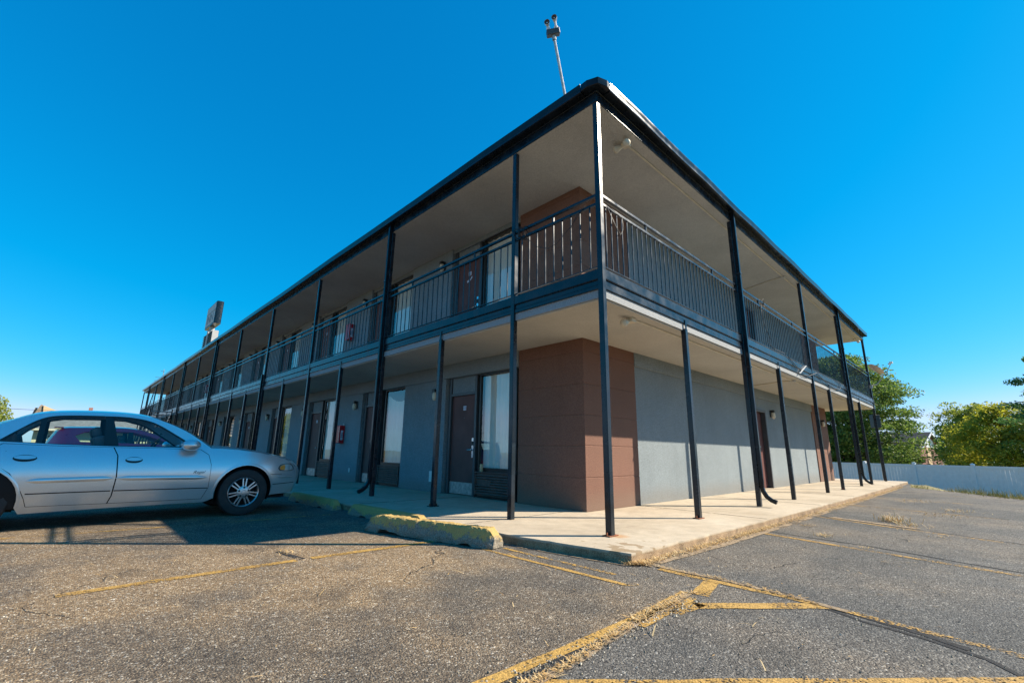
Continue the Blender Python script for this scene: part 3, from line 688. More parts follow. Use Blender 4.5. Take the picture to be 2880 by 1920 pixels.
# posts
HP = .0375
def post(x, y, full, kind='navy', rust=False, plate=False):
    mb = MB(); top = 5.449 if full else 2.72
    zs = [0, 1.0, 2.0, 2.72] if not full else [0, 1.4, 2.9, 4.2, 5.449]
    mb.tube([(x, y, z) for z in zs], HP, 4, True, True)
    p = bpart(mb, 'post', kind, bevel=.006)
    if not full:
        mb = MB(); mb.box(x-.01 if abs(x) > 1e-6 else -.034, x+.01 if abs(x) > 1e-6 else -.026, y-.02, y+.02, 2.721, 2.86) if abs(x) < 1e-6 else mb.box(x-.02, x+.02, -.034, -.026, 2.721, 2.86)
        mb.build('post_cleat', 'navy', p)
    if rust or plate:
        mb = MB(); mb.box(x-.085, x+.085, y-.05, y+.05, .001, .012); q = mb.build('base_plate', 'rust' if rust else 'navy', p, bevel=.003)
        mb = MB()
        for sx in (-.065, .065): mb.lathe([(0, .03), (.012, .03), (.012, .0)], (x+sx, y, .012), (0, 0, 1), 6)
        mb.build('anchor_bolt', 'rust', q)
    return p
LY = [1.54, 3.32, 5.37]+[5.37+1.99*k for k in range(1, 23)]
RXs = [2.14, 4.55, 6.56, 9.34, 11.0, 13.5, 15.2]
FULL_L = [1.54, 5.37]+[5.37+3.98*k for k in range(1, 12)]
FULL_R = [4.55, 9.34, 13.5]
post(0, 0, True, rust=True)
for i, y in enumerate(LY):
    full = any(abs(y-f) < .05 for f in FULL_L)
    post(0, y, full, plate=(i in (1, 5)))
for i, x in enumerate(RXs): post(x, 0, x in FULL_R, rust=(i == 0), plate=(i in (4, 6)))
post(18.06, 0, True)
for x in (2.5, 6.5, 10.5, 14.5): pass
post(18.06, 4.2, True); post(18.06, 8.4, True)
for x in (4.5, 9., 13.5): post(x, RY-.05, True)
# railings: one object per bay
def railing(p0, p1, axis, step):
    L = p1-p0; mb = MB()
    def bx(a, b, o0, o1, z0, z1):
        if axis == 'y': mb.box(o0, o1, a, b, z0, z1)
        else: mb.box(a, b, o0, o1, z0, z1)
    a, b = p0+HP-.002, p1-HP+.002
    bx(a, b, -.022, .018, 4.066, 4.100); bx(a, b, -.020, .016, 3.944, 3.976); bx(a, b, -.018, .014, 3.094, 3.104)
    n = max(2, round(L/step))
    for i in range(1, n):
        t = p0+L*i/n
        q0 = random.uniform(-.003, .003); q1 = random.uniform(-.003, .003)
        bend = .02 if random.random() < .04 else 0.
        pts = [(t+q0, 3.10), (t+(q0+q1)/2+bend, 3.5), (t+q1, 3.95)]
        mb.tube([(-.002, u, z) if axis == 'y' else (u, -.002, z) for u, z in pts], .0065, 4, False, True)
    m = max(1, round(L/2.3))
    for i in range(m):
        t = p0+L*(i+.5)/m; bx(t-.012, t+.012, -.014, .010, 3.9755, 4.0665)
    return bpart(mb, 'railing', 'navy')
prev = 0.
for y in FULL_L:
    if not (29 < y < 30.2 and False): railing(prev, y, 'y', .152)
    prev = y
prev = 0.
for x in FULL_R+[18.06]: railing(prev, x, 'x', .128); prev = x
# downspouts
def downspout(x, y, ztop, out):
    mb = MB(); ox, oy = out
    c = (x+ox*.075, y+oy*.075)
    pts = [(c[0], c[1], ztop), (c[0], c[1], 4.2), (c[0], c[1], 2.9), (c[0], c[1], .32)] if ztop > 5 else [(c[0], c[1], ztop), (c[0], c[1], 1.5), (c[0], c[1], .32)]
    pts += [(c[0]+ox*.015, c[1]+oy*.015, .25), (c[0]+ox*.06, c[1]+oy*.06, .17), (c[0]+ox*.13, c[1]+oy*.13, .115), (c[0]+ox*.21, c[1]+oy*.21, .085)]
    mb.tube(pts, [.032]*(len(pts)-1)+[.034], 4, True, True)
    d = bpart(mb, 'downspout', 'navy2', bevel=.008)
    mb = MB()
    for z in ((1.0, 2.45, 4.3) if ztop > 5 else (1.0, 2.3)): mb.box(c[0]-.042, c[0]+.042, c[1]-.042, c[1]+.042, z, z+.025)
    mb.build('strap', 'navy', d)
for y, zt in ((5.37, 5.62), (13.33, 3.2), (21.29, 5.62), (29.25, 5.62), (37.21, 5.62), (45.17, 5.62)): downspout(0, y, zt, (-1, 0))
for x in (4.55, 13.5): downspout(x, 0, 5.62, (0, -1))
# stairs along the long side, far down
mb = MB()
for s in (-1.15, -.12):
    mb.prism([(30.4, 2.72), (30.4, 2.98), (34.9, .18), (34.9, -.09), (34.6, -.09)], s-.03, s+.03, 'x')
st = bpart(mb, 'staircase', 'navy')
mb = MB()
for k in range(15): mb.box(-1.12, -.15, 30.45+k*.29, 30.75+k*.29, 2.80-k*.185, 2.84-k*.185)
mb.build('tread', 'slab', st)
mb = MB()
for s in (-1.15,): mb.tube([(s, 30.4, 3.9), (s, 34.8, 1.1)], .02, 4, True, True); [mb.tube([(s, 30.4+k*.55, 2.9-k*.35), (s, 30.4+k*.55, 3.9-k*.35)], .01, 4) for k in range(9)]
mb.build('handrail', 'navy', st)
# electrical outlet plates on the piers
for y, z in ((5.35, .32), (9.45, .3)):
    mb = MB(); mb.box(WX-.012, WX-.0005, y-.06 if y < 6 else y-.035, y+.20 if y < 6 else y+.035, z-.11 if y < 6 else z-.055, z+.11 if y < 6 else z+.055); bpart(mb, 'outlet_plate', 'white', bevel=.003)
# conduits under the ceilings
def conduit(z, y, x1, xb):
    mb = MB(); mb.tube([(1.02, y, z), (1.2, y-.02, z), (xb, y-.03, z), (x1, y-.03, z)], .015, 6)
    mb.tube([(xb, y-.03, z), (xb+.05, y+.3, z), (xb+.35, WY-.05, z)], .011, 6)
    c = bpart(mb, 'conduit', 'cream', smooth=True)
    mb = MB(); mb.box(xb-.06, xb+.06, y-.09, y+.03, z-.035, z+.012); mb.build('junction_box', 'soffit', c, bevel=.004)
conduit(2.672, .22, 17.5, 8.3); conduit(5.447, .18, 17.6, 8.5)

# ------------------------------------------------------------------ fixtures on the motel (things of their own)
ORD = ['nearest', 'second', 'third', 'fourth', 'fifth', 'sixth', 'seventh', 'eighth', 'ninth', 'tenth', 'eleventh']
def wall_lamp(c, out, label, group='jar lamps on the motel wall'):
    ox, oy = out; r = empty('wall_lamp', c, label, 'wall lamp', group)
    x, y, z = c; o = Vector((ox, oy, 0)); s = Vector((-oy, ox, 0))
    mb = MB(); M = frame((x, y, z), s, o)        # local x along the wall, y down/up, z outwards
    mb.box(-.055, .055, -.10, .10, .0, .03, M); mb.box(-.05, .05, .03, .10, .03, .125, M)
    mb.build('base', 'bronze', r, bevel=.008)
    mb = MB(); cc = Vector((x, y, z))+o*.078
    mb.lathe([(.038, .03), (.050, .0), (.056, -.05), (.050, -.11), (.030, -.145), (0, -.155)], cc, (0, 0, 1), 14); mb.build('glass_jar', 'cream', r, smooth='all')
    return r
protoL = None
for k in range(NM-1):
    for upper in (False, True):
        y = 5.40+k*MOD; z = (2.08 if not upper else 5.12)
        lab = ('jar lamp on the upper floor pier, %s from the brown corner pier' if upper else 'jar lamp under the gallery on the ground floor pier, %s from the brown corner') % ORD[k]
        if protoL is None: protoL = wall_lamp((WX-.001, y, z), (-1, 0), lab)
        else:
            c = copy_tree(protoL); c.location = (WX-.001, y, z); c['label'] = lab
wall_lamp((10.40, WY+.029, 2.06), (0, -1), 'jar lamp beside the door on the sunlit grey end wall')
wall_lamp((16.0, WY-.001, 2.10), (0, -1), 'lamp on the far brown pier at the end of the short facade')
def fire_box(y, z0, label):
    r = empty('fire_extinguisher_cabinet', (WX, y, z0), label, 'fire cabinet', 'red fire extinguisher cabinets')
    mb = MB(); mb.box(WX-.165, WX-.001, y-.12, y+.12, z0, z0+.5); mb.build('cabinet', 'red', r, bevel=.016, seg=2)
    mb = MB(); mb.box(WX-.118, WX-.050, y-.127, y-.121, z0+.09, z0+.36); mb.build('side_label', 'label', r)
    text('fire_lettering', 'FIRE', .080, 'bluetext', frame((WX-.084, y-.1275, z0+.225), (0, 0, -1), (0, -1, 0)), r, .0008)
    mb = MB(); mb.box(WX-.171, WX-.166, y-.125, y-.118, z0+.02, z0+.48); mb.build('door_hinge', 'chrome', r)
    mb = MB(); mb.tube([(WX-.03, y-.10, z0+.5), (WX-.03, y-.10, z0+.535), (WX-.03, y-.05, z0+.545)], .012, 6); mb.build('hook', 'white', r)
fire_box(10.10, 1.02, 'red fire extinguisher cabinet on the ground floor wall left of the tall double post')
fire_box(10.14, FL+1.08, 'red fire extinguisher cabinet behind the upper gallery railing')
fire_box(29.9, FL+1.05, 'far red fire extinguisher cabinet on the upper gallery near the stairs')
def flood(c, heads, label):
    x, y, z = c; r = empty('floodlight', c, label, 'floodlight', 'flood lamps under the gallery ceilings')
    mb = MB(); mb.box(x-.055, x+.055, y-.055, y+.055, z-.06, z); mb.build('junction_box', 'cream', r, bevel=.006)
    for d in heads:
        d = Vector(d).normalized(); p = Vector((x, y, z-.035))
        mb = MB(); mb.tube([p+d*.04, p+d*.10], .022, 8); h = mb.build('lamp_holder', 'cream', r, smooth=True)
        mb = MB(); mb.lathe([(.024, .08), (.036, .105), (.054, .15), (.057, .172), (.047, .192), (0, .204)], p, d, 16); mb.build('bulb', 'cream', h, smooth='all')
flood((.99, .16, 5.459), [(-.65, -.45, -.35), (-.5, .75, -.35)], 'cream double floodlight on the upper gallery ceiling by the sunny corner')
flood((.99, .22, 2.684), [(-.8, .1, -.3)], 'cream single floodlight on the lower gallery ceiling by the sunny corner')
flood((17.6, .16, 5.459), [(.5, -.5, -.5)], 'small floodlight on the upper gallery ceiling at the far end of the short side')
# tilted floodlight pole on the roof
r = empty('roof_light_pole', (1.42, 1.62, 5.80), 'leaning metal pole with twin grey floodlights on the motel roof corner', 'light pole')
pb, ptp = Vector((1.62, 1.75, 5.80)), Vector((.60, 1.24, 7.95))
pb = Vector((.90, 1.27, 7.03))+(Vector((.90, 1.27, 7.03))-ptp)*1.42
r.location = pb
mb = MB(); mb.tube([pb, ptp], .024, 8); mb.lathe([(.036, -.02), (.036, .06)], ptp, (ptp-pb), 8); mb.build('pole', 'galv', r, smooth=True)
ax = (ptp-pb).normalized(); sd = Vector((.72, -.69, 0)); sd = (sd-ax*sd.dot(ax)).normalized(); nf = ax.cross(sd)
if nf.dot(Vector((-1, -1, 0))) < 0: nf = -nf
M = frame(ptp+ax*.11, sd, nf)
mb = MB(); mb.box(-.115, .115, -.05, .05, -.055, .055, M); mb.build('ballast_box', 'frame', r, bevel=.008)
for s, hgt in ((-.07, .075), (.07, .135)):
    c = ptp+ax*(.16)+sd*s
    mb = MB(); mb.tube([c, c+ax*.05], .034, 8); mb.tube([c+ax*.05, c+ax*hgt], .020, 8); h = mb.build('lamp_stem', 'white', r, smooth=True)
    dv = (nf*1.0+ax*.15-sd*.25).normalized(); q = c+ax*(hgt+.045)
    mb = MB(); mb.lathe([(0, -.07), (.024, -.066), (.034, -.02), (.046, .02), (.049, .055)], q, dv, 14); mb.build('lamp_head', 'galv', h, smooth=True)
    mb = MB(); mb.lathe([(.043, .035), (.03, .02), (0, .012)], q, dv, 14); mb.build('lens', 'frame', h, smooth=True)
    mb = MB(); mb.lathe([(.016, .022), (.013, .036), (0, .04)], q, dv, 10); mb.build('bulb', 'lens', h, smooth=True)
# satellite dish
r = empty('satellite_dish', (18.10, -.06, 3.55), 'grey satellite dish clamped to the far corner post of the upper gallery', 'satellite dish')
dc = Vector((18.08, -.26, 4.20)); dn = Vector((.30, -.50, .62)).normalized()
mb = MB(); prof = [(.0, 0.), (.10, .006), (.20, .026), (.28, .055), (.29, .053), (.28, .048), (.20, .016), (.10, -.004), (0, -.012)]
mb.lathe(prof, dc, dn, 28); mb.build('reflector', 'dish', r, smooth=True)
text('dish_logo', 'dish', .16, 'label', frame(dc+dn*.03+Vector((-.05, .05, .0)), Vector((.55, -.75, -.85)).cross(dn).cross(dn)*-1, dn), r, .003)
mb = MB(); mb.tube([(18.1, -.04, 3.6), (18.25, -.2, 3.65), (18.42, -.42, 3.95), tuple(dc-dn*.02)], .02, 8); mb.box(18.02, 18.14, -.08, .06, 3.5, 3.62); mb.build('mount', 'galv', r, smooth=True)
fp = dc+dn*.42+Vector((.28, -.22, -.02))
mb = MB(); mb.tube([dc-dn*.03+Vector((.12, -.1, -.2)), dc+Vector((.30, -.26, -.16)), fp], .014, 8); mb.build('feed_arm', 'galv', r, smooth=True)
mb = MB(); mb.lathe([(0, -.02), (.03, -.02), (.036, .10), (.02, .12)], fp, (dc-fp), 10); mb.box(fp.x-.05, fp.x+.09, fp.y-.05, fp.y+.05, fp.z-.01, fp.z+.05); mb.build('feed_horn', 'white', r, smooth=True)
r = empty('electric_box', (18.1, .0, 2.0), 'black electric box fixed behind the far corner post', 'electric box')
mb = MB(); mb.box(18.12, 18.36, -.13, .13, 1.98, 2.48, Matrix.Translation((18.3, 0, 0)) @ Matrix.Rotation(radians(-52), 4, 'Z') @ Matrix.Translation((-18.3, 0, 0))); mb.build('case', 'black', r, bevel=.01)
mb = MB(); mb.tube([(18.2, .05, 1.98), (18.15, .06, 1.0), (18.15, .06, 0.02)], .02, 6); mb.build('pipe', 'black', r)
# cables
def cable(name, label, strands, r_=.004):
    mb = MB()
    for p in strands: mb.tube(p, r_, 5)
    tag(mb.build(name, 'wire', smooth='all'), label, 'cable')
def coil(c, R, n, ax):
    out = []
    for i in range(n*14+1):
        a = i*2*pi/14; rr = R*(1+.12*sin(a*.37))
        p = (c[0]+(rr*cos(a) if ax == 'y' else .05*sin(a*.5)), c[1]+(.05*sin(a*.5) if ax == 'y' else rr*cos(a)), c[2]+rr*sin(a)); out.append(p)
    return out
cable('cable_coil', 'black cable coiled round the railing beside the second gallery post', [coil((-.02, 1.42, 4.04), .075, 4, 'y'), coil((-.02, 1.30, 4.0), .085, 4, 'y'),
      [(-.025, 1.3, 3.95), (-.027, 1.1, 3.72), (-.027, .85, 3.6), (-.027, .7, 3.62), (-.027, .45, 3.78), (-.027, .2, 4.0)], [(-.027, .45, 3.75), (-.027, .35, 3.9), (-.027, .25, 3.97)]])
cable('cable_loop', 'thin black cable looped through the first balusters right of the corner post', [[(.12, -.03, 3.96), (.3, -.032, 3.75), (.42, -.032, 3.66), (.5, -.032, 3.78), (.47, -.032, 3.92), (.3, -.032, 3.95), (.14, -.03, 3.97)], [(.12, -.03, 3.95), (.25, -.033, 3.8), (.40, -.033, 3.62)]])
cable('hanging_cord', 'dark cord coiled over the railing and hanging in front of the balusters', [coil((5.9, -.03, 4.03), .10, 3, 'y'), [(5.85, -.03, 4.0), (5.8, -.032, 3.7), (5.95, -.032, 3.5), (6.2, -.032, 3.3), (5.95, -.032, 3.2), (6.4, -.032, 3.12), (7.1, -.032, 3.13)]], .006)
cable('antenna_lead', 'black lead drooping along the gallery edge below the railing', [[(7.3, -.045, 3.08), (7.9, -.05, 2.93), (8.4, -.05, 2.80), (8.9, -.05, 2.84), (9.7, -.05, 3.02), (10.6, -.05, 2.86), (11.6, -.05, 2.80), (12.2, -.05, 2.84), (12.5, -.05, 2.98), (12.1, -.05, 3.07)]], .008)
mb = MB(); mb.box(-.35, .35, -.006, .006, -.016, .016, frame((8.35, -.055, 2.93), (1, 0, .42), (0, -1, 0))); tag(mb.build('white_bracket', 'white'), 'loose white bracket leaning on the gallery edge beam', 'bracket')
# small things
r = empty('drink_can', (WX+.03, 3.86, .483), 'brown drink can left on the grille below window 123', 'can')
mb = MB(); mb.lathe([(0, 0), (.026, 0), (.032, .008), (.032, .125), (.027, .137), (.025, .134), (0, .132)], (WX+.03, 3.86, .483), (0, 0, 1), 16); mb.build('body', 'tan', r, smooth=True)
r = empty('stool', (.75, 12.6, FL), 'small dark stool standing on the upper gallery floor', 'stool')
mb = MB(); mb.lathe([(0, .40), (.16, .40), (.17, .42), (.16, .44), (0, .445)], (.75, 12.6, FL), (0, 0, 1), 16); mb.build('seat', 'bronze', r, smooth=True)
for a in range(4):
    mb = MB(); mb.tube([(.75+.11*cos(a*pi/2+.5), 12.6+.11*sin(a*pi/2+.5), FL+.40), (.75+.17*cos(a*pi/2+.5), 12.6+.17*sin(a*pi/2+.5), FL)], .012, 6); mb.build('leg', 'bronze', r)

# ------------------------------------------------------------------ wheel stops
def wheel_stop(p0, p1, w, h, mat, label, rough, seed):
    rnd = random.Random(seed); p0, p1 = Vector((*p0, 0)), Vector((*p1, 0)); L = (p1-p0).length; d = (p1-p0)/L; s = Vector((-d.y, d.x, 0))
    c = (p0+p1)/2; mb = MB(); n = 36; rows = []
    for i in range(n+1):
        t = i/n; u = min(t, 1-t)*L
        e = min(1., u/.085); e = .50+.50*e
        hh = h*e+rnd.uniform(-1, 1)*rough*.5; ww = w*(.80+.20*e)
        low = 0.
        if rough > .008: low = .05*max(0, sin(t*pi*2.4+.6))*(1 if .12 < t < .86 else 0)
        elif abs(t-.25) < .05 or abs(t-.75) < .05: low = .02
        prof = [(-ww/2, low), (-ww/2*.97, .30*hh), (-ww/2*.66, .90*hh), (-ww/2*.55, hh), (ww/2*.55, hh), (ww/2*.66, .90*hh), (ww/2*.97, .30*hh), (ww/2, low)]
        rows.append([p0+d*(t*L)+s*(a+rnd.uniform(-1, 1)*rough)+Vector((0, 0, G+.001+max(0, b+rnd.uniform(-1, 1)*rough*.6))) for a, b in prof])
    m = 8; vs = [v for q in rows for v in q]; fs = [(i*m+k, i*m+k+1, (i+1)*m+k+1, (i+1)*m+k) for i in range(n) for k in range(m-1)]
    fs += [(i*m+m-1, i*m, (i+1)*m, (i+1)*m+m-1) for i in range(n)]+[tuple(range(m)), tuple(range(n*m, n*m+m))[::-1]]
    mb.add(vs, fs); o = mb.build('wheel_stop', mat, smooth=('all' if rough > .008 else True), org=(c.x, c.y, G))
    if rough > .008:
        sm_ = o.modifiers.new('sub', 'SUBSURF'); sm_.subdivision_type = 'SIMPLE'; sm_.render_levels = 3; sm_.levels = 1
        tx = bpy.data.textures.new('lumps', 'CLOUDS'); tx.noise_scale = .06
        dm = o.modifiers.new('disp', 'DISPLACE'); dm.texture = tx; dm.strength = .020; dm.mid_level = .5
        t2_ = bpy.data.textures.new('chips', 'CLOUDS'); t2_.noise_scale = .018; d2_ = o.modifiers.new('chips', 'DISPLACE'); d2_.texture = t2_; d2_.strength = .010; d2_.mid_level = .5
    return tag(o, label, 'wheel stop', 'concrete wheel stops at the walkway')
wheel_stop((-1.51, 2.42), (-1.05, .63), .21, .185, 'stop1', 'crumbling yellow wheel stop knocked askew in front of the others', .010, 1)
wheel_stop((-1.06, 3.90), (-.98, 2.05), .17, .150, 'stop2', 'smooth yellow wheel stop behind the crumbling one, half in sun', .002, 2)
wheel_stop((-1.10, 6.35), (-1.07, 4.42), .17, .150, 'stop2', 'yellow wheel stop in the shade under the silver car nose', .002, 3)

# ------------------------------------------------------------------ cars
def panel(name, poly, holes, fmap, mat, parent, step=.05, org=None, smooth='all', push=0.):
    """a sheet cut from side-view outlines, wrapped on the body surface by fmap(x, z)"""
    def dens(pl):
        out = []
        for (a, b) in zip(pl, pl[1:]+pl[:1]):
            n = max(1, int(math.hypot(b[0]-a[0], b[1]-a[1])/step))
            out += [(a[0]+(b[0]-a[0])*i/n, a[1]+(b[1]-a[1])*i/n) for i in range(n)]
        return out
    def inside(x, z, pl):
        c = False
        for (a, b) in zip(pl, pl[1:]+pl[:1]):
            if (a[1] > z) != (b[1] > z) and x < (b[0]-a[0])*(z-a[1])/(b[1]-a[1])+a[0]: c = not c
        return c
    pts = []; ed = []
    for lp in [poly]+holes:
        q = dens(lp); o = len(pts); pts += q; ed += [(o+i, o+(i+1) % len(q)) for i in range(len(q))]
    nb = list(pts)
    xs_ = [p[0] for p in poly]; zs_ = [p[1] for p in poly]
    x = min(xs_)+step/2
    while x < max(xs_):
        z = min(zs_)+step/2
        while z < max(zs_):
            if inside(x, z, poly) and not any(inside(x, z, h) for h in holes) and min((p[0]-x)**2+(p[1]-z)**2 for p in nb) > (step*.45)**2: pts.append((x, z))
            z += step
        x += step
    r_ = delaunay_2d_cdt([Vector(p) for p in pts], ed, [], 1, 1e-5)
    vs, fs = r_[0], r_[2]
    fs = [f for f in fs if not any(inside(sum(vs[i].x for i in f)/len(f), sum(vs[i].y for i in f)/len(f), h) for h in holes)]
    mb = MB(); mb.add([fmap(v.x, v.y, push) for v in vs], fs)
    return mb.build(name, mat, parent, smooth=smooth)
def arc(cx, cz, r, a0, a1, n=14): return [(cx+r*cos(radians(a0+(a1-a0)*i/n)), cz+r*sin(radians(a0+(a1-a0)*i/n))) for i in range(n+1)]
def lerp_curve(pts, x):
    if x <= pts[0][0]: return pts[0][1]
    for (a, b) in zip(pts, pts[1:]):
        if x <= b[0]: return a[1]+(b[1]-a[1])*(x-a[0])/(b[0]-a[0])
    return pts[-1][1]
def smooth_curve(pts, n=6):
    """Catmull-Rom through points"""
    out = []
    for i in range(len(pts)-1):
        p0 = pts[max(0, i-1)]; p1 = pts[i]; p2 = pts[i+1]; p3 = pts[min(len(pts)-1, i+2)]
        for k in range(n):
            t = k/n
            out.append(tuple(.5*((2*p1[j])+(-p0[j]+p2[j])*t+(2*p0[j]-5*p1[j]+4*p2[j]-p3[j])*t*t+(-p0[j]+3*p1[j]-3*p2[j]+p3[j])*t**3) for j in (0, 1)))
    return out+[pts[-1]]
def wheel(parent, x, y, z, side, r, rr, spokes):
    """side -1: outer face towards -y"""
    w = empty('wheel', (0, 0, 0)); w.parent = parent; w.location = Vector((x, y, z))-wloc(parent)
    s = side; ax = (0, s, 0)
    mb = MB(); mb.lathe([(rr, -.19), (r*.93, -.195), (r, -.165), (r, -.03), (r*.965, -.004), (r*.86, .008), (rr*1.04, .0), (rr, -.012)], (x, y, z), ax, 40); t = mb.build('tyre', 'tyre', w, smooth=True)
    mb = MB(); mb.lathe([(rr*1.005, -.002), (rr*.97, .006), (rr*.92, -.004), (rr*.90, -.04), (rr*.88, -.16), (0, -.17)], (x, y, z), ax, 40); rim = mb.build('rim', 'alloy', w, smooth=True)
    mb = MB(); mb.lathe([(rr*.87, -.075), (.0, -.07)], (x, y, z), ax, 24); mb.build('brake_disc', 'dark', w)
    mb = MB()
    for k in range(spokes):
        a = 2*pi*k/spokes+pi/2
        for off in (-.0195, .0195):
            d = Vector((cos(a), 0, sin(a))); q = Vector((-sin(a), 0, cos(a)))
            c0 = Vector((x, y, z))+q*off*.72+d*rr*.30; c1 = Vector((x, y, z))+q*off*1.25+d*rr*.94; o = Vector((0, s, 0))
            vs = [c0-q*.010+o*.006, c0+q*.010+o*.006, c1+q*.0085-o*.004, c1-q*.0085-o*.004]; vs += [v-o*.03 for v in vs]
            mb.add(vs, [(0, 1, 2, 3), (7, 6, 5, 4), (0, 4, 5, 1), (1, 5, 6, 2), (2, 6, 7, 3), (3, 7, 4, 0)])
    mb.lathe([(rr*.42, -.03), (rr*.42, .002), (rr*.34, .010), (.03, .012), (.028, .018), (0, .019)], (x, y, z), ax, 24)
    mb.build('spokes', 'alloy', w, smooth=True, bevel=.002)
    for k in range(5):
        mb = MB(); a = 2*pi*k/5+pi/2; mb.lathe([(.0145, .006), (.0145, .015), (.009, .019), (0, .019)], (x+.31*rr*cos(a), y, z+.31*rr*sin(a)), ax, 8)
        mb.build('lug_nut', 'bronze', w, smooth=True)
    return w
def ellipse(cx, cz, a, b, n=18): return [(cx+a*cos(2*pi*i/n), cz+b*sin(2*pi*i/n)) for i in range(n)]

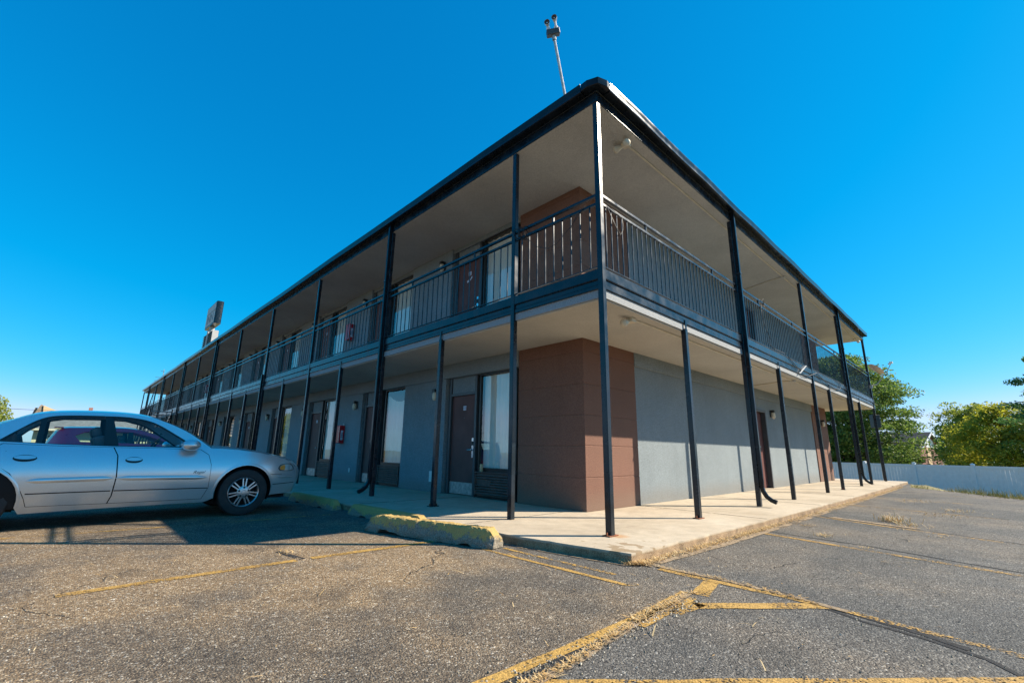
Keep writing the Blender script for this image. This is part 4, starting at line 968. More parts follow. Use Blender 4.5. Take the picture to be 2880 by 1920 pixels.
def sedan():
    Y0, YC = 4.62, 5.50                        # near flank and centre line
    R = empty('silver_sedan', (-3.7, YC, G), 'silver four-door sedan parked nose-in beside the walkway', 'car')
    fx, rx, wz, wr = -2.385, -5.03, .232, .322
    def inset(x, z):
        d = .13*max(0, (z-.50)/.36)**2 if z > .50 else .055*((.50-z)/.34)**2
        if z > .86: d = .13+(z-.86)*.46
        if z < .16: d += .008*(.16-z)/.06
        if x > -2.55: d += .27*((x+2.55)/.95)**2.6
        if x < -5.2: d += .22*((-5.2-x)/.9)**2.4
        return d
    def mk(side):
        def f(x, z, push=0.):
            d = inset(x, z)-push
            return (x, Y0+d if side < 0 else 2*YC-Y0-d, z)
        return f
    belt = [(-5.35, .90), (-4.9, .872), (-4.41, .852), (-3.93, .842), (-3.0, .828), (-2.92, .842)]
    fend = [(-2.92, .842), (-2.73, .838), (-2.5, .822), (-2.26, .79), (-2.01, .742), (-1.83, .692), (-1.70, .632)]
    nose = [(-1.70, .632), (-1.63, .56), (-1.595, .48), (-1.60, .38), (-1.63, .28), (-1.67, .185)]
    tail = [(-6.02, .28), (-6.08, .45), (-6.06, .62), (-5.98, .84), (-5.8, .885)]
    topline = tail[-1:]+[(-5.55, .90)]+belt+fend[1:]
    archF = arc(fx, wz, .375, 190, -10, 18); archR = arc(rx, wz, .375, 190, -10, 18)
    low = [(-5.42, .14)]+[(p[0], p[1]) for p in archR]+[(-4.64, .10), (-3.88, .115), (-2.86, .125), (-2.76, .135)]+archF+[(-2.0, .17)]
    low = [(-6.0, .26)]+[(-5.42, .17)]+archR+[(-4.62, .095), (-3.88, .112), (-2.86, .122)]+archF+[(-1.99, .175)]
    outline = low+nose[::-1]+fend[::-1][1:]+belt[::-1][1:]+[(-5.55, .90)]+tail[::-1]
    fd = [(-3.875, .165), (-3.85, .25), (-3.84, .48), (-3.865, .74), (-3.915, .838), (-3.4, .832), (-2.985, .824), (-2.885, .755), (-2.845, .62), (-2.84, .31), (-2.895, .165)]
    rd = [(-3.878, .165), (-3.853, .25), (-3.843, .48), (-3.868, .74), (-3.918, .838), (-4.41, .846), (-4.88, .864), (-4.95, .80), (-4.86, .62), (-4.76, .535), (-4.67, .40), (-4.605, .26), (-4.575, .17)]
    hole = [(-3.875, .165)]+fd[:0]+[(-2.895, .165), (-2.84, .31), (-2.845, .62), (-2.885, .755), (-2.985, .824), (-3.4, .832), (-3.92, .8375), (-4.41, .846)]+rd[6:]
    g = .0046
    def shrink(pl):
        cx = sum(p[0] for p in pl)/len(pl); cz = sum(p[1] for p in pl)/len(pl)
        return [(p[0]-g*(1 if p[0] > cx else -1), p[1]-g*(1 if p[1] > cz else -1)) for p in pl]
    roofl = smooth_curve([(-5.42, .888), (-5.05, 1.02), (-4.75, 1.18), (-4.5, 1.243), (-4.07, 1.268), (-3.7, 1.255), (-3.46, 1.197), (-3.16, 1.058), (-2.86, .842)], 5)
    dlo = smooth_curve([(-4.93, .885), (-4.79, 1.02), (-4.63, 1.155), (-4.45, 1.207), (-4.04, 1.226), (-3.77, 1.22), (-3.54, 1.165), (-3.31, 1.03), (-3.03, .842)], 5)
    dlo_poly = [(-3.93, .848), (-4.41, .860)]+dlo
    quarter = [(-4.88, .888), (-4.625, .878), (-4.625, 1.135), (-4.76, 1.03)]
    rglass = [(-4.57, .872), (-4.015, .858), (-4.05, 1.212), (-4.44, 1.197), (-4.57, 1.165)]
    fglass = [(-3.875, .856), (-3.07, .845), (-3.32, 1.012), (-3.545, 1.15), (-3.77, 1.207), (-3.97, 1.212)]
    body = None
    for side in (-1, 1):
        f = mk(side)
        q = panel('side_panel', outline, [hole], f, 'silver', R, .055)
        panel('door_gap_shade', [(p[0], p[1]) for p in [(-5.0, .15), (-2.80, .15), (-2.80, .84), (-5.0, .86)]], [], f, 'dark', R, .08, push=-.014)  # near-black sheet stands in for the shade inside the door seams
        for nm, pl, hx in (('front_door', fd, -3.70), ('rear_door', rd, -4.67)):
            d = panel(nm, shrink(pl), [], f, 'silver', R, .05)
            d.name = 'door'
            hz = .683 if nm == 'front_door' else .703
            panel('handle_recess', ellipse(hx, hz, .088 if nm == 'front_door' else .098, .038), [], f, 'black', d, .03, push=.004)
            panel('door_handle', [(p[0], p[1]) for p in ellipse(hx, hz+.010, .080 if nm == 'front_door' else .09, .022)], [], f, 'silver', d, .03, push=.014)
            if nm == 'front_door':
                if side < 0:
                    yb = f(-2.98, .515)[1]-.004
                    text('script_badge', 'Regal', .050, 'frame', frame((-2.985, yb, .522), (1, 0, 0), (0, -1, .12)), d, .0012, .45, 1.25)
        # ribbons along the flank; the near-black ones paint in the shade of creases
        def ribbon(nm, pts, w, mat, push, par=R, th=.010, tp=True):
            mb = MB(); vs = []; prof = [(-w/2, 0), (-w/2*.8, th*.8), (0, th), (w/2*.8, th*.8), (w/2, 0)]
            n = len(pts)
            for i, (x, z) in enumerate(pts):
                k = 1.
                if not tp: pass
                elif i == 0 or i == n-1: k = .15
                elif i == 1 or i == n-2: k = .7
                for dz, pu in prof: vs.append(f(x, z+dz*k, push+pu*k))
            fs = [(i*5+j, i*5+j+1, (i+1)*5+j+1, (i+1)*5+j) for i in range(n-1) for j in range(4)]
            mb.add(vs, fs); return mb.build(nm, mat, par, smooth='all')
        def seq(x0, x1, z0, z1, n=16): return [(x0+(x1-x0)*i/n, z0+(z1-z0)*i/n) for i in range(n+1)]
        ribbon('cladding_shade_line', seq(-4.60, -3.87, .312, .316), .012, 'dark', .0005, th=.001, tp=False); ribbon('cladding_shade_line', seq(-3.84, -2.85, .316, .31), .012, 'dark', .0005, th=.001, tp=False)
        ribbon('side_molding', seq(-4.62, -3.868, .452, .466), .056, 'silver', .0, th=.019); ribbon('side_molding', seq(-3.845, -2.875, .466, .452), .054, 'silver', .0, th=.019)
        ribbon('bumper_strip', seq(-1.97, -1.62, .432, .425, 8), .034, 'silver', .0, th=.014)
        ribbon('bumper_shade_line', seq(-2.01, -1.63, .325, .335, 8), .010, 'dark', .0005, th=.001, tp=False); ribbon('bumper_shade_line', seq(-2.05, -1.87, .473, .472, 6), .006, 'dark', .0005, th=.001, tp=False)
        # lip round the wheel arch and the dark liner inside
        for cx in (fx, rx):
            mb = MB(); vs = []; a_ = arc(cx, wz, .376, 188, -8, 22)
            for (px, pz) in a_:
                k = 1; vs += [f(px, pz, .004), f(cx+(px-cx)*1.045, wz+(pz-wz)*1.045, .006), f(cx+(px-cx)*1.075, wz+(pz-wz)*1.075, .0)]
            mb.add(vs, [(i*3+j, i*3+j+1, (i+1)*3+j+1, (i+1)*3+j) for i in range(len(a_)-1) for j in range(2)])
            mb.build('arch_lip', 'silver', R, smooth='all')
        for cx in (fx, rx):
            mb = MB(); a_ = arc(cx, wz, .372, 200, -20, 16); ya = f(cx, .5)[1]+.01*(-side); yb = ya-side*(-.24) if False else ya+(-side)*.26
            vs = [v for (px, pz) in a_ for v in ((px, f(px, pz)[1]+(-side)*.004, pz), (px, yb, pz))]
            mb.add(vs, [(2*i, 2*i+1, 2*i+3, 2*i+2) for i in range(len(a_)-1)])
            mb.add([(px, yb, pz) for px, pz in a_], [tuple(range(len(a_)))])
            mb.build('wheel_well', 'dark', R)
        # greenhouse side
        panel('pillar_frame', [(-4.41, .846), (-3.93, .838)]+[(-2.98, .826)]+roofl[::-1][:-1]+[(-5.42, .888), (-4.9, .868)], [dlo_poly], f, 'silver', R, .05)
        panel('window_trim', [(-3.93, .844), (-4.41, .855)]+[(p[0]*1., p[1]) for p in dlo], [quarter, rglass, fglass], f, 'black', R, .04, push=-.006)
        for nm, pl in (('quarter_glass', quarter), ('rear_door_glass', rglass), ('front_door_glass', fglass)):
            gobj = panel(nm, pl, [], f, 'carglass', R, .08, push=-.010); gobj.name = 'side_glass'
        # headlight with amber marker
        hl = panel('headlight', smooth_curve([(-1.925, .555), (-1.90, .597), (-1.83, .617), (-1.735, .612), (-1.69, .57), (-1.675, .535), (-1.73, .523), (-1.83, .522), (-1.90, .532), (-1.925, .555)], 3)[:-1], [], f, 'lens', R, .03, push=.006)
        panel('amber_marker', smooth_curve([(-1.915, .555), (-1.895, .590), (-1.835, .606), (-1.828, .56), (-1.832, .530), (-1.895, .535), (-1.915, .555)], 3)[:-1], [], f, 'amber', hl, .03, push=.010)
        panel('headlight_rim', smooth_curve([(-1.94, .555), (-1.91, .605), (-1.83, .626), (-1.73, .622), (-1.68, .58), (-1.665, .53), (-1.73, .514), (-1.83, .513), (-1.91, .524), (-1.94, .555)], 3)[:-1], [], f, 'black', R, .03, push=.002)
        # mirror
        m0 = Vector(f(-3.07, .865)); sgn = side
        mb = MB(); prof = [(0, -.10), (.045, -.095), (.062, -.05), (.066, 0.), (.055, .045), (.03, .07), (0, .078)]
        c = m0+Vector((-.05, sgn*.10, .012)); n0 = len(mb.v)
        mb.lathe([(a, b) for a, b in prof], c, (0, -sgn, 0), 18)
        mb.v = [(c.x+(v[0]-c.x)*1.75, v[1], c.z+(v[2]-c.z)*1.15) for v in mb.v]
        mm = mb.build('mirror', 'silver', R, smooth='all')
        mb = MB(); mb.tube([m0+Vector((.05, -sgn*.02, -.01)), c+Vector((.03, -sgn*.03, -.01))], [.03, .02], 8); mb.build('mirror_arm', 'silver', mm, smooth='all')
    # roof skin, windscreen and rear glass lofted between the two roof rails
    f = mk(-1)
    rl_ = [p for p in roofl]
    def loft(pts, crown, name, mat, n=12, drop=0.):
        mb = MB(); vs = []
        for (x, z) in pts:
            p = f(x, z)
            for k in range(n+1):
                u = -1+2*k/n
                vs.append((x+(.10 if z < 1.15 and x > -3.5 else -.08 if x < -4.9 else 0.)*(1-u*u)*(1.25-z)/.4 if mat == 'carglass' else x, YC+(p[1]-YC)*-u if False else YC+(YC-p[1])*u, z+crown*(1-u*u)-drop))
        m = n+1
        mb.add(vs, [(i*m+k, i*m+k+1, (i+1)*m+k+1, (i+1)*m+k) for i in range(len(pts)-1) for k in range(n)])
        return mb.build(name, mat, R, smooth='all')
    iA = min(range(len(rl_)), key=lambda i: abs(rl_[i][0]+4.72)); iB = min(range(len(rl_)), key=lambda i: abs(rl_[i][0]+3.48))
    loft(rl_[iA:iB+1], .048, 'roof', 'silver')
    loft(rl_[iB:], .048, 'windscreen', 'carglass'); loft(rl_[:iA+1], .048, 'rear_window', 'carglass')
    # bonnet and boot
    hood = smooth_curve([(-3.0, .83)]+fend, 4)
    mb = MB(); n = 14; vs = []
    for (x, z) in hood:
        p = f(x, z); k0 = max(0, min(1, (-1.70-x)/1.2)); 
        for k in range(n+1):
            u = -1+2*k/n; vs.append((x+.17*(1-abs(u)**2.4)*(1-min(1, k0*2.2)), YC+(YC-p[1])*u, z+.050*(1-abs(u)**2.2)*(.35+.65*min(1, k0*2))))
    m = n+1; mb.add(vs, [(i*m+k, i*m+k+1, (i+1)*m+k+1, (i+1)*m+k) for i in range(len(hood)-1) for k in range(n)])
    mb.build('bonnet', 'silver', R, smooth='all')
    boot = smooth_curve([(-6.06, .62), (-5.98, .84), (-5.8, .885), (-5.55, .90), (-5.38, .90)], 4); mb = MB(); vs = []
    for (x, z) in boot:
        p = f(x, z)
        for k in range(n+1):
            u = -1+2*k/n; vs.append((x-.10*(1-u*u)*(1 if x < -5.8 else 0), YC+(YC-p[1])*u, z+.04*(1-u*u)))
    mb.add(vs, [(i*m+k, i*m+k+1, (i+1)*m+k+1, (i+1)*m+k) for i in range(len(boot)-1) for k in range(n)]); mb.build('boot_lid', 'silver', R, smooth='all')
    def cap(edge, bulge, name):
        mb = MB(); vs = []
        for (x, z) in edge:
            p = f(x, z)
            for k in range(n+1):
                u = -1+2*k/n; vs.append((x+bulge*(1-abs(u)**2.4), YC+(YC-p[1])*u, z))
        mb.add(vs, [(i*m+k, i*m+k+1, (i+1)*m+k+1, (i+1)*m+k) for i in range(len(edge)-1) for k in range(n)]); return mb.build(name, 'silver', R, smooth='all')
    cap(smooth_curve(nose, 4), .17, 'front_bumper'); cap(smooth_curve([(-6.0, .26)]+tail[:3], 4), -.10, 'rear_bumper')
    mb = MB(); mb.box(-1.62, -1.585, YC-.42, YC+.42, .40, .52); mb.build('grille', 'black', R)
    # dark underside boxes added to block light, then the cabin
    mb = MB(); mb.box(-5.9, -1.75, Y0+.28, 2*YC-Y0-.28, .12, .20); mb.box(-5.0, -2.8, Y0+.16, 2*YC-Y0-.16, .14, .30); mb.box(-4.62, -2.78, Y0+.11, Y0+.18, .13, .17); mb.box(-2.0, -1.76, Y0+.34, 2*YC-Y0-.34, .11, .19); mb.build('underbody', 'dark', R)
    for yy in (YC-.38, YC+.38):
        for xx, w in ((-3.95, 1), (-4.75, 1)):
            mb = MB(); M = Matrix.Translation((xx, yy, .55)) @ Matrix.Rotation(radians(-16), 4, 'Y')
            mb.box(-.06, .06, -.24, .24, -.2, .44, M); mb.box(-.055, .03, -.13, .13, .43, .56, M); mb.box(0, .45, -.24, .24, -.24, -.10, M)
            mb.build('seat', 'seat', R, bevel=.03, seg=2)
    mb = MB(); mb.prism([(-3.35, .5), (-3.35, .80), (-3.20, .86), (-2.95, .845), (-2.9, .5)], YC-.68, YC+.68, 'y'); mb.build('dashboard', 'seat', R, bevel=.02)
    mb = MB(); mb.lathe([(.17, -.012), (.185, 0), (.17, .012), (.158, 0), (.17, -.012)], (-3.42, YC+.36, .83), (-.85, 0, .5), 24); mb.tube([(-3.42, YC+.2, .83), (-3.42, YC+.52, .83)], .015, 6); mb.tube([(-3.42, YC+.36, .83), (-3.25, YC+.36, .74)], .025, 6); mb.build('steering_wheel', 'black', R, smooth=True)
    mb = MB(); mb.box(-3.46, -3.44, YC-.10, YC+.10, 1.13, 1.18); mb.tube([(-3.45, YC, 1.16), (-3.38, YC, 1.21)], .01, 6); mb.build('rear_view_mirror', 'black', R)
    for x in (fx, rx):
        wheel(R, x, Y0+.045, wz, -1, wr, .205, 7); wheel(R, x, 2*YC-Y0-.045, wz, 1, wr, .205, 7)
    return R
sedan()

def hatchback():
    Y0, YC = 9.75, 10.6
    R = empty('red_hatchback', (-3., YC, G), 'red hatchback parked behind the silver sedan', 'car')
    def inset(x, z):
        d = .10*max(0, (z-.5)/.4)**2 if z > .5 else .05*((.5-z)/.4)**2
        if z > .9: d = .10+(z-.9)*.42
        if x > -2.0: d += .25*((x+2.)/.9)**2.4
        if x < -4.3: d += .4*((-4.3-x)/.4)**2
        return d
    def mk(s): return lambda x, z, push=0.: (x, Y0+inset(x, z)-push if s < 0 else 2*YC-Y0-inset(x, z)+push, z)
    fx, rx, wz = -1.95, -4.05, .22
    roofl = smooth_curve([(-4.62, .88), (-4.56, 1.02), (-4.47, 1.17), (-4.2, 1.20), (-3.8, 1.215), (-3.35, 1.21), (-3.0, 1.12), (-2.7, 1.0), (-2.35, .86)], 5)
    dlo = [(-4.15, .92), (-4.25, 1.04), (-4.1, 1.12), (-3.8, 1.145), (-3.35, 1.14), (-3.02, 1.05), (-2.6, .89)]
    low = [(-4.66, .2)]+arc(rx, wz, .36, 190, -10)+arc(fx, wz, .36, 190, -10)+[(-1.25, .17)]
    outl = low+[(-1.15, .4), (-1.22, .58), (-1.5, .72), (-2.0, .82), (-2.35, .86), (-4.62, .88), (-4.68, .6)]
    for s in (-1, 1):
        f = mk(s); panel('side_panel', outl, [], f, 'redpaint', R, .07)
        panel('pillar_frame', [(-2.35, .855), (-4.62, .875)]+roofl, [dlo], f, 'redpaint', R, .07)
        panel('side_glass', dlo, [], f, 'carglass', R, .1, push=-.01)
        panel('door_pillar', [(-3.42, .9), (-3.30, .9), (-3.34, 1.14), (-3.42, 1.14)], [], f, 'black', R, .1, push=-.004)
        wheel(R, fx, Y0+.04 if s < 0 else 2*YC-Y0-.04, wz, s, .31, .2, 5); wheel(R, rx, Y0+.04 if s < 0 else 2*YC-Y0-.04, wz, s, .31, .2, 5)
    f = mk(-1)
    def loft(pts, crown, nm, mat, bul=0.):
        n = 10; mb = MB(); vs = []
        for x, z in pts:
            p = f(x, z)
            for k in range(n+1):
                u = -1+2*k/n; vs.append((x+bul*(1-u*u), YC+(YC-p[1])*u, z+crown*(1-u*u)))
        m = n+1; mb.add(vs, [(i*m+k, i*m+k+1, (i+1)*m+k+1, (i+1)*m+k) for i in range(len(pts)-1) for k in range(n)]); mb.build(nm, mat, R, smooth='all')
    i1 = min(range(len(roofl)), key=lambda i: abs(roofl[i][0]+4.47)); i2 = min(range(len(roofl)), key=lambda i: abs(roofl[i][0]+3.3))
    loft(roofl[i1:i2+1], .04, 'roof', 'redpaint'); loft(roofl[i2:], .04, 'windscreen', 'carglass'); loft(roofl[:i1+1], .0, 'rear_window', 'carglass', -.06)
    loft([(-2.35, .86), (-2.0, .82), (-1.5, .72), (-1.22, .58)], .05, 'bonnet', 'redpaint', .05)
    loft([(-1.22, .58), (-1.15, .4), (-1.25, .17)], .0, 'front_bumper', 'redpaint', .12); loft([(-4.66, .2), (-4.68, .6), (-4.62, .88)], 0., 'tailgate', 'redpaint', -.06)
    mb = MB(); mb.box(-4.5, -1.4, Y0+.2, 2*YC-Y0-.2, .14, .3); mb.build('underbody', 'dark', R)
    mb = MB(); mb.box(-4.58, -4.44, Y0+.22, 2*YC-Y0-.22, 1.185, 1.205); mb.build('spoiler', 'redpaint', R, bevel=.006)
    for yy in (YC-.36, YC+.36):
        mb = MB(); mb.box(-3.55, -3.42, yy-.22, yy+.22, .4, .95); mb.box(-3.54, -3.44, yy-.12, yy+.12, .95, 1.08); mb.build('seat', 'seat', R, bevel=.03)
hatchback()

# ------------------------------------------------------------------ fence, pylon sign, houses
FD = Vector((-.855, -2.345, 0)).normalized(); FP = Vector((29.85, .22, -1.25)); FN = Vector((FD.y, -FD.x, 0))
r = empty('vinyl_fence', FP, 'long white vinyl privacy fence behind the lot', 'fence')
ftop = .55
for k in range(-9, 9):
    a = FP+FD*(k*2.492)
    M = frame((a.x, a.y, 0), FD, (0, 0, 1))
    mb = MB(); mb.box(-.065, .065, -.065, .065, -1.35, ftop+.03, M); mb.add([M @ Vector(v) for v in ((-.08, -.08, ftop+.03), (.08, -.08, ftop+.03), (.08, .08, ftop+.03), (-.08, .08, ftop+.03), (-.08, -.08, ftop+.055), (.08, -.08, ftop+.055), (.08, .08, ftop+.055), (-.08, .08, ftop+.055), (0, 0, ftop+.10))],
        [(0, 1, 2, 3), (0, 1, 5, 4), (1, 2, 6, 5), (2, 3, 7, 6), (3, 0, 4, 7), (4, 5, 8), (5, 6, 8), (6, 7, 8), (7, 4, 8)])
    mb.build('fence_post', 'vinyl', r, bevel=.004)
    mb = MB(); mb.box(.066, 2.42, -.028, .028, ftop-.16, ftop-.02, M); mb.box(.066, 2.42, -.028, .028, -1.30, -1.16, M)
    for i in range(15): mb.box(.068+i*.1565, .068+i*.1565+.150, -.012, .012, -1.161, ftop-.159, M)
    mb.build('fence_panel', 'vinyl', r)
r = empty('pylon_sign', (7.74, 70.6, G), 'tall motel pylon sign with a reader board rising behind the roof', 'sign')
mb = MB(); x0, x1 = 7.33, 8.15; ya, yb = 67.62, 73.6
prof = [(x0, ya+.15)]+[((x0+x1)/2-(x1-x0)/2*cos(t*pi/8), ya+.15-.15*sin(t*pi/8)*1.) for t in range(1, 8)]+[(x1, ya+.15), (x1, yb-.15)]+[((x0+x1)/2+(x1-x0)/2*cos(t*pi/8), yb-.15+.15*sin(t*pi/8)) for t in range(1, 8)]+[(x0, yb-.15)]
mb.prism(prof, 17.2, 20.35); mb.build('sign_box', 'navy', r, smooth=True)
for xx, s in ((x0, -1), (x1, 1)):
    mb = MB(); mb.box(min(xx, xx+s*.03), max(xx, xx+s*.03), ya+.32, yb-.3, 17.4, 19.15); mb.box(min(xx, xx+s*.03), max(xx, xx+s*.03), ya+.32, yb-.3, 19.27, 20.2); f_ = mb.build('sign_face', 'signface', r)
    text('sign_letters', 'INN', 1.75, 'signtext', frame((xx+s*.035, (ya+yb)/2, 18.27), (0, s, 0), (s, 0, 0)), f_, .01, squash=1.25)
mb = MB(); mb.tube([(7.74, 70.6, G), (7.74, 70.6, 17.2)], .32, 14); mb.build('pole', 'signface', r, smooth=True)
mb = MB(); mb.box(7.42, 8.06, 68.0, 73.2, 14.2, 16.2); c_ = mb.build('reader_board', 'bronze', r)
mb = MB()
for k in range(7): mb.box(7.30, 7.43, 67.9, 73.3, 14.35+k*.28, 14.40+k*.28); mb.box(8.05, 8.18, 67.9, 73.3, 14.35+k*.28, 14.40+k*.28)
mb.build('letter_rail', 'black', c_)
mb = MB(); mb.box(7.30, 7.415, 70.2, 71.0, 14.15, 16.6); mb.build('trim', 'signface', c_); mb = MB(); mb.box(7.4, 8.1, 67.85, 68.0, 14.15, 16.25); mb.build('trim', 'signface', c_)
r = empty('sign_antenna', (1.9, 57., G), 'thin television antenna mast behind the far end of the motel roof', 'antenna')
mb = MB(); mb.tube([(1.9, 57., G), (1.9, 57., 8.8)], .03, 6); mb.build('mast', 'galv', r)
mb = MB()
for k, (z, L) in enumerate(((7.2, .9), (7.6, .8), (7.95, .75), (8.6, .3))): mb.tube([(1.9-L*.75, 57.+L*.75, z), (1.9+L*.35, 57.-L*.35, z-.04)], .022, 5)
mb.build('boom', 'galv', r)
# beige house on the left, its roof and chimney over the car
H = empty('beige_house', (-2., 58., G), 'beige house with grey shingle roof seen through the sedan windows', 'house')
mb = MB(); mb.box(-6.5, 7, 55, 64, G, 2.25); mb.build('wall', 'beige', H)
mb = MB(); mb.add([(-6.9, 54.4, 2.15), (7.5, 54.4, 2.15), (7.5, 64.6, 2.15), (-6.9, 64.6, 2.15), (-6.1, 59.5, 4.0), (4.7, 59.5, 4.05)], [(0, 1, 5, 4), (1, 2, 5), (2, 3, 4, 5), (3, 0, 4), (0, 1, 2, 3)]); rf = mb.build('roof', 'shingle', H)
mb = MB(); mb.box(-6.95, 7.55, 54.32, 54.395, 2.03, 2.2); mb.build('eave_board', 'cream', rf)
mb = MB(); mb.prism([(-7.05, 3.2), (-6.22, 3.2), (-6.44, 4.42), (-6.56, 4.54), (-6.66, 4.42)], 59.3, 60.3, 'y'); mb.prism([(-7.12, 3.2), (-6.85, 3.2), (-6.80, 4.22), (-6.95, 4.22)], 59.5, 60.1, 'y'); mb.build('chimney', 'stonework', rf)
mb = MB(); mb.add([(-6.42, 59.2, 4.46), (-6.42, 60.4, 4.46), (-6.30, 59.2, 3.4), (-6.30, 60.4, 3.4), (-5.5, 59.2, 4.05), (-5.5, 60.4, 4.05), (-4.4, 59.8, 4.1)], [(0, 1, 5, 4), (0, 4, 2), (1, 3, 5), (4, 5, 6), (0, 2, 3, 1), (2, 4, 6), (2, 3, 5, 4)]); mb.build('dormer', 'tan', rf)
mb = MB(); mb.box(-3.2, -2.9, 59.3, 59.8, 4.0, 4.5); mb.build('flue', 'brick', rf)
for x in (-5.6, -2.2, 1.4):
    mb = MB(); mb.box(x, x+1.6, 54.95, 54.995, .6, 1.7); w_ = mb.build('window', 'cream', H)
    mb = MB(); mb.box(x+.08, x+.76, 54.93, 54.949, .68, 1.62); mb.box(x+.84, x+1.52, 54.93, 54.949, .68, 1.62); mb.build('pane', 'bronze', w_)
# brick house beyond the fence, gable towards the lot
hx, hy = 62., 1.7; H = empty('brick_house', (hx, hy, -1.3), 'red brick house gable between the trees beyond the fence', 'house')
a = radians(75); M = Matrix.Translation((hx, hy, 0)) @ Matrix.Rotation(a, 4, 'Z')
def house_gable():
    w, L, ze, zr = 2.5, 9., 2.2, 3.6
    mb = MB(); vs = [(0, -w, -1.4), (0, w, -1.4), (0, w, ze), (0, 0, zr-.15), (0, -w, ze), (L, -w, -1.4), (L, w, -1.4), (L, w, ze), (L, 0, zr-.15), (L, -w, ze)]
    mb.add([M @ Vector(v) for v in vs], [(0, 1, 2, 3, 4), (5, 6, 7, 8, 9), (0, 4, 9, 5), (1, 6, 7, 2)]); mb.build('wall', 'brick', H)
    mb = MB(); e = .35
    for s in (-1, 1):
        q = [(-e, s*(w+e), ze-e*.9), (L+e, s*(w+e), ze-e*.9), (L+e, 0, zr), (-e, 0, zr)]
        vs = q+[(v[0], v[1], v[2]-.14) for v in q]
        mb.add([M @ Vector(v) for v in vs], [(0, 1, 2, 3), (7, 6, 5, 4), (0, 4, 5, 1), (1, 5, 6, 2), (2, 6, 7, 3), (3, 7, 4, 0)])
    rf = mb.build('roof', 'shingle2', H)
    mb = MB()
    for s in (-1, 1):
        q = [(-e-.03, s*(w+e), ze-e*.9-.2), (-e-.03, s*(w+e), ze-e*.9+.02), (-e-.03, 0, zr+.02), (-e-.03, 0, zr-.22)]; vs = q+[(v[0]+.025, v[1], v[2]) for v in q]
        mb.add([M @ Vector(v) for v in vs], [(0, 1, 2, 3), (7, 6, 5, 4), (0, 4, 5, 1), (1, 5, 6, 2), (2, 6, 7, 3), (3, 7, 4, 0)])
    mb.build('bargeboard', 'vinyl', rf)
    mb = MB(); vs = [(-.03, -.9, 2.0), (-.03, .9, 2.0), (-.03, .9, 2.6), (-.03, 0, 3.2), (-.03, -.9, 2.6)]; mb.add([M @ Vector(v) for v in vs], [(0, 1, 2, 3, 4)]); mb.build('gable_panel', 'vinyl', H)
    mb = MB(); mb.box(-.05, -.005, .2, 1.0, -.3, 1.95, M); mb.build('siding_strip', 'tan', H)
house_gable()

# ------------------------------------------------------------------ trees and plants
def tree(name, x, y, z0, h, env, nclump, per, size, mat, seed, label, flat=.55, trunk=.25, first=.2, clump=.9, lean=(0, 0), group='trees beyond the fence'):
    """env(t): crown radius at height fraction t; foliage = many small leaf faces in clumps on real limbs"""
    rnd = random.Random(seed); R = empty(name, (x, y, z0), label, 'tree', group)
    mb = MB(); tp = []; n = 9
    for i in range(n): t = i/(n-1); tp.append((x+lean[0]*t+.12*sin(t*5+seed)*t, y+lean[1]*t+.12*cos(t*4+seed)*t, z0-.2+h*.86*t))
    mb.tube(tp, [trunk*(1-.88*i/(n-1)) for i in range(n)], 8)
    centers = []
    for k in range(nclump):
        t = first+(1-first)*(k+.5)/nclump; t = min(.99, max(first, t+rnd.uniform(-.03, .03))); a = k*2.39996+rnd.uniform(-.5, .5)
        rad = env(t)*rnd.choice((1., .95, .85, .72, .5, .32))*rnd.uniform(.88, 1.08)
        zb = z0+h*t
        cx, cy = x+lean[0]*t+rad*cos(a), y+lean[1]*t+rad*sin(a)
        centers.append((cx, cy, zb, rad))
        if rad > .5 and k % 2 == 0:
            zt = zb-.18*rad-.25; q = max(0, min(1, (zt-z0)/(h*.86)))
            b0 = Vector((x+lean[0]*q, y+lean[1]*q, zt)); b1 = Vector((cx, cy, zb-.05)); mid = (b0+b1)/2+Vector((0, 0, .12*rad))
            mb.tube([b0, mid, b1], [trunk*.32*(1-q*.6), trunk*.20*(1-q*.6), .012], 5)
    mb.build('trunk', 'bark', R, smooth='all')
    vs = []; fs = []
    for (cx, cy, cz, rad) in centers:
        s = clump*rnd.uniform(.65, 1.25)
        for j in range(per):
            g = Vector((rnd.gauss(0, 1), rnd.gauss(0, 1), rnd.gauss(0, 1))); g = g/max(.3, g.length)*(rnd.random()**.45)
            p = Vector((cx, cy, cz))+Vector((g.x*s, g.y*s, g.z*s*flat))
            nrm = Vector((rnd.gauss(0, .8)+g.x*.6, rnd.gauss(0, .8)+g.y*.6, rnd.gauss(.55, .7))).normalized()
            u = nrm.orthogonal().normalized(); w = nrm.cross(u); an = rnd.uniform(0, 6.28); u, w = u*cos(an)+w*sin(an), w*cos(an)-u*sin(an)
            L = size*rnd.uniform(.6, 1.3); o = len(vs)
            vs += [p-u*L*.5, p+w*L*.26-nrm*L*.06, p+u*L*.5, p-w*L*.26-nrm*L*.06]; fs.append((o, o+1, o+2, o+3))
    mb = MB(); mb.v = [tuple(v) for v in vs]; mb.f = fs
    org = wloc(R); me = bpy.data.meshes.new('crown'); me.from_pydata([(v[0]-org.x, v[1]-org.y, v[2]-org.z) for v in mb.v], [], fs); me.materials.append(MT[mat])
    o = bpy.data.objects.new('crown', me); COL.objects.link(o); o.parent = R
    return R
def fuller(r): return lambda t: r*(1. if t < .55 else max(.15, 1-((t-.55)/.47)**2.2))*(.80+.20*min(1, t/.3))
def round_env(r): return lambda t: r*max(.08, (1-abs((t-.5)/.55)**2.2))**.5
def oak_env(r): return lambda t: r*(1. if t < .45 else max(.12, 1-((t-.45)/.57)**1.9))*(.72+.28*min(1, t/.3))
